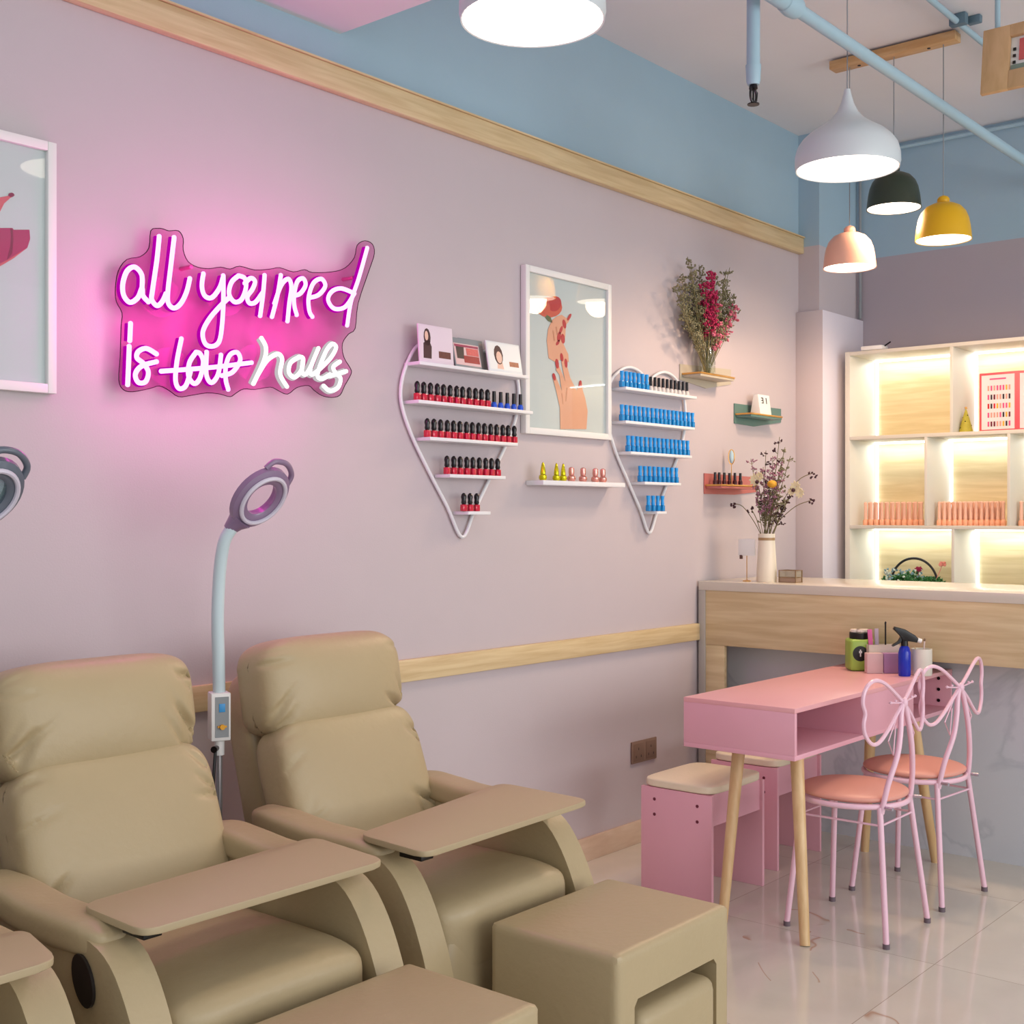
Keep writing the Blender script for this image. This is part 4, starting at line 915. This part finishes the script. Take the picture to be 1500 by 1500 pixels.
# ------------------------------------------------------------------ bow back chairs
def bow_chair(label, loc, rz):
    # local: back towards -y, seat centre at origin
    t = thing('bow_back_chair', label, 'chair', loc, rz, 'pink bow back chairs at the desk'); zr = .435; r = .178
    bm = new(); puff(bm, (0, 0, zr+.022), (r, r, .026), 2.2, cuts=14)
    for v in bm.verts:
        d = math.hypot(v.co.x, v.co.y); 
        if v.co.z < zr+.012: v.co.z = max(v.co.z, zr)
    obj('seat', bm, seat_pink, t)
    bm = new(); tube(bm, [(r*1.01*math.cos(a), r*1.01*math.sin(a), zr) for a in [2*PI*k/40 for k in range(40)]], .0095, 10, True); obj('seat_ring', bm, pink_metal, t)
    for p0, p1 in (((-.131, .130), (-.125, -.152)), ((.133, .130), (.131, -.152)), ((-.131, .130), (.133, .130)), ((-.123, -.152), (.131, -.152))):
        bm = new(); tube(bm, [(p0[0], p0[1], zr-.058), (p1[0], p1[1], zr-.058)], .0038, 8); obj('stretcher', bm, pink_metal, t)
    for (tx, ty, bx, by) in ((-.125, .125, -.168, .16), (.125, .125, .18, .162), (-.115, -.145, -.17, -.19), (.125, -.145, .168, -.19)):
        bm = new(); tube(bm, [(tx, ty, zr-.002), (bx, by, .012)], .0098, 12); lg = obj('leg', bm, pink_metal, t)
        bm = new(); cyl(bm, (bx*1.0, by, 0), (bx, by, .016), .0115, seg=12); obj('foot_cap', bm, mat('grey_foot', (110, 96, 104), .5), lg)
    K = Vector((0, -.175, .765))
    for s in (-1, 1):
        bm = new(); pts = [(s*.115, -.150, zr-.02), (s*.10, -.165, zr+.07), (s*.062, -.18, zr+.16), (s*.040, -.182, zr+.23), (s*.024, -.178, zr+.29), (s*.006, -.175, K.z)]
        tube(bm, smooth_pts(pts, 5), .0095, 10); obj('back_tube', bm, pink_metal, t)
        bm = new(); cyl(bm, (s*.115, -.165, zr), (s*.118, -.19, zr), .006, seg=10); obj('bolt', bm, mat('steel_bolt', (200, 196, 204), .25, metal=.8), t)
        W = [(0, 0), (.06, .035), (.125, .072), (.175, .088), (.215, .082), (.243, .055), (.250, .02), (.238, -.012), (.246, -.045), (.238, -.08), (.205, -.112), (.165, -.112), (.115, -.082), (.06, -.04), (.01, -.006)]
        bm = new(); tube(bm, smooth_pts([K+Vector((s*u*.98, .03*(u/.25)**2, v)) for u, v in W], 4), .0066, 8); obj('bow_loop', bm, pink_metal, t)
        bm = new(); tube(bm, [K+Vector((s*.035, .002, -.03)), K+Vector((s*.105, .006, -.115)), K+Vector((s*.070, .004, -.165)), K+Vector((s*.055, .003, -.07))], .0024, 6); obj('ribbon_tail', bm, pink_metal, t)
        bm = new(); tube(bm, smooth_pts([K, K+Vector((s*.05, 0, .004)), K+Vector((s*.10, 0, .010))], 3), .0028, 6); ball(bm, K+Vector((s*.10, 0, .010)), .006, sub=1); ball(bm, K+Vector((s*.065, -.002, .012)), .005, sub=1); obj('stamen', bm, pink_metal, t)
    bm = new(); ball(bm, K+Vector((0, -.004, 0)), .015, (1, .8, 1.2)); obj('knot', bm, pink_metal, t)
    return t
bow_chair('pink metal chair with bow back, the nearer of two at the desk', (3.975, -1.150, 0), 0)
bow_chair('pink metal chair with bow back, farther one nearer the counter', (4.475, -1.160, 0), math.radians(-5))

# ------------------------------------------------------------------ recliners
black_latch = mat('dark_latch', (34, 28, 26), .4)
def recliner(label, cx, dy, tray, seed):
    t = thing('recliner_chair', label, 'recliner', (cx, -.6, 0), 0, 'beige salon recliners along the wall')
    O = Vector((0, .6+dy, 0))
    def fin(bm): bmesh.ops.translate(bm, verts=bm.verts, vec=O); return bm
    # arms
    prof = [(-.40, .06), (-.37, .30), (-.39, .52), (-.45, .575), (-.60, .595), (-.78, .605), (-.88, .598), (-.945, .57), (-.995, .51), (-1.035, .43), (-1.065, .34), (-1.085, .22), (-1.095, .06)]
    pr = [prof[0]]+[(p.x, p.y) for p in smooth_pts([Vector((a, b, 0)) for a, b in prof[1:]], 3)]
    for s in (-1, 1):
        x0 = .325*s; x1 = .245*s
        bm = new(); prism(bm, [(x0, a, b) for a, b in pr], (x1-x0, 0, 0), bev=.016); ar = obj('armrest', fin(bm), leather, t)
        bm = new(); puff(bm, (s*.285, -.66, .592), (.052, .235, .034), 4.0, cuts=16)
        rr = random.Random(seed+s)
        for v in bm.verts:
            v.co.z += max(0, v.co.y+.66)*.10+.003*math.sin(60*v.co.y+v.co.x*40)*(abs((v.co.y+.66)/.235)**3)
        obj('arm_pad', fin(bm), leather, t)
    bm = new()
    q = [(-.326, -.865+.036*math.cos(a), .525+.044*math.sin(a)+.016*math.cos(a)) for a in [2*PI*k/24 for k in range(24)]]
    prism(bm, q, (-.006, 0, 0))
    if seed != 1: obj('recline_handle', fin(bm), black_latch, t, label='black oval recline latch')
    # seat cushion with rolled front
    bm = new(); puff(bm, (0, -.79, .39), (.243, .255, .098), 7, cuts=24)
    for v in bm.verts:
        if v.co.z > .4: v.co.z += .012*(1-(v.co.x/.25)**2)-.06*max(0, (-.80-v.co.y-.12))
        if v.co.y < -1.0: v.co.y -= .006*math.sin(v.co.x*40)*max(0, 1-abs(abs(v.co.x)-.22)/.08)
    obj('seat_cushion', fin(bm), leather, t)
    bm = new(); puff(bm, (0, -.99, .235), (.238, .055, .20), 5, cuts=14, wr=.003, seed=seed); obj('front_panel', fin(bm), leather, t)
    bm = new(); box(bm, (-.245, -.99, .06), (.245, -.40, .33), .01); obj('base_frame', fin(bm), leather, t)
    # back
    tilt = math.radians(-20)
    bm = new(); puff(bm, (.012, -.285, .60), (.215, .062, .37), 6, tilt+math.radians(4), 16)
    obj('back_shell', fin(bm), leather, t)
    def wrinkle(bm, c, hz, hx, seed, amp):
        rr = random.Random(seed)
        creases = []
        for sx in (-1, 1):
            for k in range(6):
                creases.append((sx*hx*rr.uniform(.85, 1.0), -hz*rr.uniform(.35, 1.0), rr.uniform(.3, 1.2)*-sx, rr.uniform(.06, .13), rr.uniform(.5, 1)))
            for k in range(3):
                creases.append((sx*hx*rr.uniform(.9, 1.0), hz*rr.uniform(.3, .9), rr.uniform(-.8, .1)*-sx, rr.uniform(.04, .08), rr.uniform(.3, .7)))
        for v in bm.verts:
            x = v.co.x; z = v.co.z-c
            for (ox, oz, an, ln, am) in creases:
                sx = -1 if ox > 0 else 1
                dx = (x-ox)*sx; dz_ = z-oz
                a = math.tan(an*sx) if False else an*sx
                ca, sa = math.cos(abs(an)), math.sin(abs(an))
                al = dx*ca+dz_*sa; pe = -dx*sa+dz_*ca
                if -.02 < al < ln and abs(pe) < .03:
                    v.co.y += amp*am*math.exp(-(pe/.0085)**2)*(1-max(al, 0)/ln)*(1 if v.co.y < 0 else .2)
    bm = new(); puff(bm, (.012, 0, 0), (.252, .082, .215), 5.5, 0, 56, crown=.020)
    wrinkle(bm, 0, .2, .24, seed, .016)
    bmesh.ops.rotate(bm, verts=bm.verts, matrix=Matrix.Rotation(tilt, 3, 'X')); bmesh.ops.translate(bm, verts=bm.verts, vec=(0, -.445, .63)); obj('back_cushion', fin(bm), leather, t)
    bm = new(); puff(bm, (.008, 0, 0), (.250, .092, .134), 4.6, 0, 56, crown=.022)
    wrinkle(bm, 0, .13, .24, seed+5, .016)
    bmesh.ops.rotate(bm, verts=bm.verts, matrix=Matrix.Rotation(math.radians(-10), 3, 'X')); bmesh.ops.translate(bm, verts=bm.verts, vec=(0, -.335, .915)); obj('headrest_cushion', fin(bm), leather, t)
    # tray
    corners = [Vector((x-cx, y+.6, 0)) for x, y in tray]; pts = []
    for k in range(4):
        p0, p1, p2 = corners[k-1], corners[k], corners[(k+1) % 4]
        a = p1+(p0-p1).normalized()*.035; b = p1+(p2-p1).normalized()*.035
        for j in range(6):
            u = j/5; pts.append((1-u)**2*a+2*u*(1-u)*p1+u*u*b)
    bm = new(); prism(bm, [(p.x, p.y, .622) for p in pts], (0, 0, .014), bev=.003); obj('tray_board', bm, leather_board, t)
    bm = new(); box(bm, (corners[0].x+.02, corners[0].y+.03, .606), (corners[0].x+.06, corners[0].y+.10, .622), .002); obj('tray_bracket', bm, black_pl, t)
    return t
recliner('beige leather recliner in the centre, nearest the pink stools', 2.315, 0, [(1.981, -1.061), (2.0, -.827), (2.641, -.722), (2.631, -1.034)], 1)
recliner('beige leather recliner at left below the neon sign', 1.575, -.035, [(1.284, -1.035), (1.293, -.810), (1.917, -.766), (1.888, -1.035)], 2)
recliner('beige leather recliner cut off at the bottom left corner', .83, -.03, [(.50, -1.05), (.51, -.83), (1.155, -.855), (1.112, -1.047)], 3)
# footstools
def ottoman(label, cx, y0, y1, seed):
    w = .232; h = .45; t = thing('footrest_ottoman', label, 'footstool', (cx, (y0+y1)/2, 0), 0, 'beige bridge footstools'); d = (y1-y0)/2
    pts = [(-w, 0), (-w, h), (w, h), (w, 0), (w-.062, 0), (w-.062, h-.125), (w-.075, h-.11), (-w+.075, h-.11), (-w+.062, h-.125), (-w+.062, 0)]
    bm = new(); prism(bm, [(a, -d, b) for a, b in pts], (0, 2*d, 0))
    es = [e for e in bm.edges if all(v.co.z > h-.01 or abs(abs(v.co.x)-w) < .001 for v in e.verts) and not all(v.co.z < .01 for v in e.verts)]
    bmesh.ops.bevel(bm, geom=es, offset=.022, segments=4, affect='EDGES', profile=.6); obj('ottoman_body', bm, leather, t)
    t2 = thing('nested_stool', label.replace('footstool', 'small stool tucked under the footstool'), 'stool', (cx, (y0+y1)/2-.012, 0), 0, 'small stools nested under the footstools')
    bm = new(); box(bm, (-w+.075, -d, .0), (w-.075, d-.03, h-.145), .03, 4); obj('stool_body', bm, leather, t2)
ottoman('beige leather footstool in front of the centre recliner', 2.385, -1.46, -1.10, 1)
ottoman('beige leather footstool in front of the left recliner', 1.625, -1.49, -1.135, 2)

# ------------------------------------------------------------------ magnifier lamps
lav = mat('lavender_plastic', (134, 112, 142), .3, var=.03, coat=.3); lav2 = mat('smoky_blue_plastic', (96, 104, 118), .3, var=.03, coat=.3)
neckm = mat('pale_aqua_gooseneck', (196, 214, 220), .4, var=.02)
def mag_lamp(label, loc, hm, lens_tint):
    t = thing('magnifier_lamp', label, 'lamp', loc, 0, 'magnifier lamps between the recliners')
    Lc = Vector(loc)
    bm = new(); lathe(bm, [(.095, 0), (.095, .012), (.03, .025), (.015, .04)], seg=28, cap0=True, cap1=True); obj('base', bm, white_pl, t)
    bm = new(); cyl(bm, (0, 0, .03), (0, 0, .79), .009, seg=12); obj('pole', bm, mat('steel_pole', (180, 180, 184), .3, metal=.7), t)
    bm = new(); tube(bm, smooth_pts([(-.018, -.008, .76), (-.026, -.01, .66), (-.016, -.005, .5), (-.02, 0, .3), (0, 0, .05)], 4), .004, 6); obj('power_cord', bm, black_pl, t)
    bm = new(); cyl(bm, (0, 0, .745), (0, 0, .79), .014, seg=14); obj('collar', bm, white_pl, t)
    bm = new(); cyl(bm, (-.012, -.006, .765), (-.032, -.02, .765), .007, .009, 10); obj('clamp_knob', bm, black_pl, t)
    rz = Matrix.Rotation(math.radians(-25), 4, 'Z')
    bm = new(); box(bm, (-.026, -.026, .785), (.026, .026, .912), .004, M=rz); cb = obj('control_box', bm, white_pl, t)
    bm = new(); box(bm, (-.016, -.0275, .795), (.020, -.0255, .902), M=rz); fp = obj('control_panel', bm, grey_pl, cb)
    bm = new(); box(bm, (-.006, -.029, .862), (.010, -.0272, .884), .0006, M=rz); obj('blue_button', bm, mat('sky_button', (60, 150, 214), .4), fp)
    bm = new(); cyl(bm, rz @ Vector((.002, -.0275, .823)), rz @ Vector((.002, -.036, .823)), .007, seg=12); box(bm, (-.010, -.031, .821), (.014, -.0275, .826), M=rz); obj('amber_knob', bm, mat('amber_knob', (224, 160, 30), .4), fp)
    # gooseneck from pixel trace in the y plane of the pole
    neck = [(0, 0, .905), (-.002, 0, 1.0), (-.008, -.004, 1.10), (-.010, -.012, 1.20), (-.012, -.025, 1.27), (-.010, -.04, 1.320), (.004, -.055, 1.352)]
    bm = new(); tube(bm, smooth_pts(neck, 5), .0165, 14); obj('gooseneck', bm, neckm, t)
    # ring head
    fwd = Vector((-.02, -.90, -.56)).normalized()          # lens axis, facing the room and a little down
    up = Vector((.455, -.54, .707)); up = (up-fwd*up.dot(fwd)).normalized(); rt = fwd.cross(up).normalized()
    hc = Vector((.004, -.055, 1.352))+up*.104
    def hp(u, v, w=0): return hc+rt*u+up*v+fwd*w
    N = 36; bm = new()
    prof = [(.047, .012), (.052, -.014), (.078, -.018), (.092, -.006), (.090, .010), (.072, .018), (.056, .018)]
    rings = []
    for k in range(N):
        a = 2*PI*k/N; sx = .86
        rings.append([bm.verts.new(hp(math.cos(a)*r_*sx, math.sin(a)*r_, w)) for r_, w in prof])
    for k in range(N):
        A, B = rings[k], rings[(k+1) % N]
        for j in range(len(prof)): bm.faces.new((A[j], A[(j+1) % len(prof)], B[(j+1) % len(prof)], B[j]))
    obj('ring_head', bm, hm, t)
    bm = new(); tube(bm, [hp(math.cos(a)*.060, math.sin(a)*.070, .020) for a in [2*PI*k/N for k in range(N)]], .006, 8, True); obj('light_ring', bm, mat('milky_ring', (206, 200, 216), .25), t)
    bm = new(); vs = [bm.verts.new(hp(math.cos(a)*.044, math.sin(a)*.050, 0)) for a in [2*PI*k/N for k in range(N)]]; 
    v2 = [bm.verts.new(v.co+fwd*.003) for v in vs]; bm.faces.new(vs); bm.faces.new(v2)
    for k in range(N): bm.faces.new((vs[k], vs[(k+1) % N], v2[(k+1) % N], v2[k]))
    obj('lens', bm, lens_tint, t)
    bm = new(); tube(bm, smooth_pts([hp(-.050, .070, -.004), hp(-.040, .098, -.006), hp(0, .112, -.006), hp(.040, .098, -.006), hp(.050, .070, -.004)], 5), .008, 10); obj('handle', bm, hm, t)
    bm = new(); tube(bm, [hp(0, -.118, -.004), hp(0, -.095, -.003), hp(0, -.075, 0)], [.017, .024, .034], 14); obj('neck_joint', bm, hm, t)
    return t
mag_lamp('lavender ring magnifier lamp on a thick pale gooseneck between the recliners', (2.035, -.25, 0), lav, clear_mat('lens_glass', (.95, .93, .95), .02))
mag_lamp('smoky blue ring magnifier lamp cut off by the left edge', (1.285, -.25, 0), lav2, clear_mat('lens_glass_blue', (.6, .72, .75), .02, 1.5, .3, (.3, .42, .42)))

# ------------------------------------------------------------------ wall outlet, light switch
a = on_y(923.5, 1082); b = on_y(959.5, 1110)
t = thing('wall_outlet', 'brown double wall socket low on the pink wall', 'socket', ((a.x+b.x)/2, 0, b.z)); w = (b.x-a.x)/2; h = on_y(923.5, 1083).z-on_y(923.5, 1115).z
bm = new(); box(bm, (-w, -.009, 0), (w, -.0005, h), .002); pl = obj('cover_plate', bm, mat('taupe_plate', (136, 112, 96), .4), t)
for s in (-1, 1):
    bm = new(); box(bm, (s*w/2-w*.4, -.0105, h*.1), (s*w/2+w*.4, -.009, h*.9), .0005); so = obj('socket', bm, mat('taupe_socket', (124, 100, 84), .35), pl)
    bm = new()
    for (u, v) in ((0, .65), (-.1, .3), (.1, .3)): box(bm, (s*w/2+u*w*2-.002, -.0108, h*v-.005), (s*w/2+u*w*2+.002, -.0104, h*v+.005))
    obj('slot', bm, black_pl, so)

# ------------------------------------------------------------------ light
w = bpy.data.worlds.new('World'); scene.world = w; w.use_nodes = True
bg = w.node_tree.nodes['Background']; bg.inputs[0].default_value = (.84, .91, 1.0, 1); bg.inputs[1].default_value = 1.0
def area(name, loc, tgt, size, energy, color, sy=None):
    ld = bpy.data.lights.new(name, 'AREA'); ld.energy = energy; ld.color = color; ld.size = size
    if sy: ld.shape = 'RECTANGLE'; ld.size_y = sy
    o = bpy.data.objects.new(name, ld); COL.objects.link(o); o.location = loc
    o.rotation_euler = (Vector(tgt)-Vector(loc)).to_track_quat('-Z', 'Y').to_euler(); return o
area('shopfront_fill', (1.5, -6.5, 2.0), (3.2, 0, 1.0), 4.5, 120, (1.0, .98, .96), 2.4)  # added fill standing for unseen windows on the open side; none are built
area('floor_fill', (4.6, -6.3, 1.6), (4.4, -1.0, .2), 2.4, 75, (1.0, .98, .96), 1.6)  # added fill to brighten the floor and desk area; no real source there
for x in (2.36, 4.08, .64):
    ld = bpy.data.lights.new('pendant_bulb', 'SPOT'); ld.energy = 8; ld.color = (1, .84, .66); ld.spot_size = math.radians(150); ld.spot_blend = .6; ld.shadow_soft_size = .15
    o = bpy.data.objects.new('pendant_bulb', ld); COL.objects.link(o); o.location = (x, -1.07, 2.575)
for (y, z) in ((-.677, 2.42), (-.872, 2.64), (-1.08, 2.48)):
    ld = bpy.data.lights.new('bell_bulb', 'SPOT'); ld.energy = 30; ld.color = (1, .66, .42); ld.spot_size = math.radians(172); ld.spot_blend = .35; ld.shadow_soft_size = .06
    o = bpy.data.objects.new('bell_bulb', ld); COL.objects.link(o); o.location = (4.97, y, z)

# ------------------------------------------------------------------ camera
cd = bpy.data.cameras.new('Camera'); cam = bpy.data.objects.new('Camera', cd); COL.objects.link(cam)
cam.location = CAM; cam.rotation_euler = (PI/2, 0, math.radians(-50))
cd.sensor_width = 36; cd.lens = 36*FPX/1500; cd.shift_y = 6/1500; cd.clip_start = .05
scene.camera = cam
for o in bpy.data.objects:
    if o.name.split('.')[0] in ('foliage', 'white_blossoms', 'blue_blossoms', 'stems', 'grey_green_sprays', 'magenta_blooms', 'pink_blooms', 'green_sprays', 'plum_blooms', 'dark_buds'): o['kind'] = 'stuff'
scene.view_settings.view_transform = 'Standard'; scene.view_settings.look = 'None'; scene.view_settings.gamma = 1
scene.view_settings.exposure = -0.30; scene.view_settings.use_curve_mapping = False
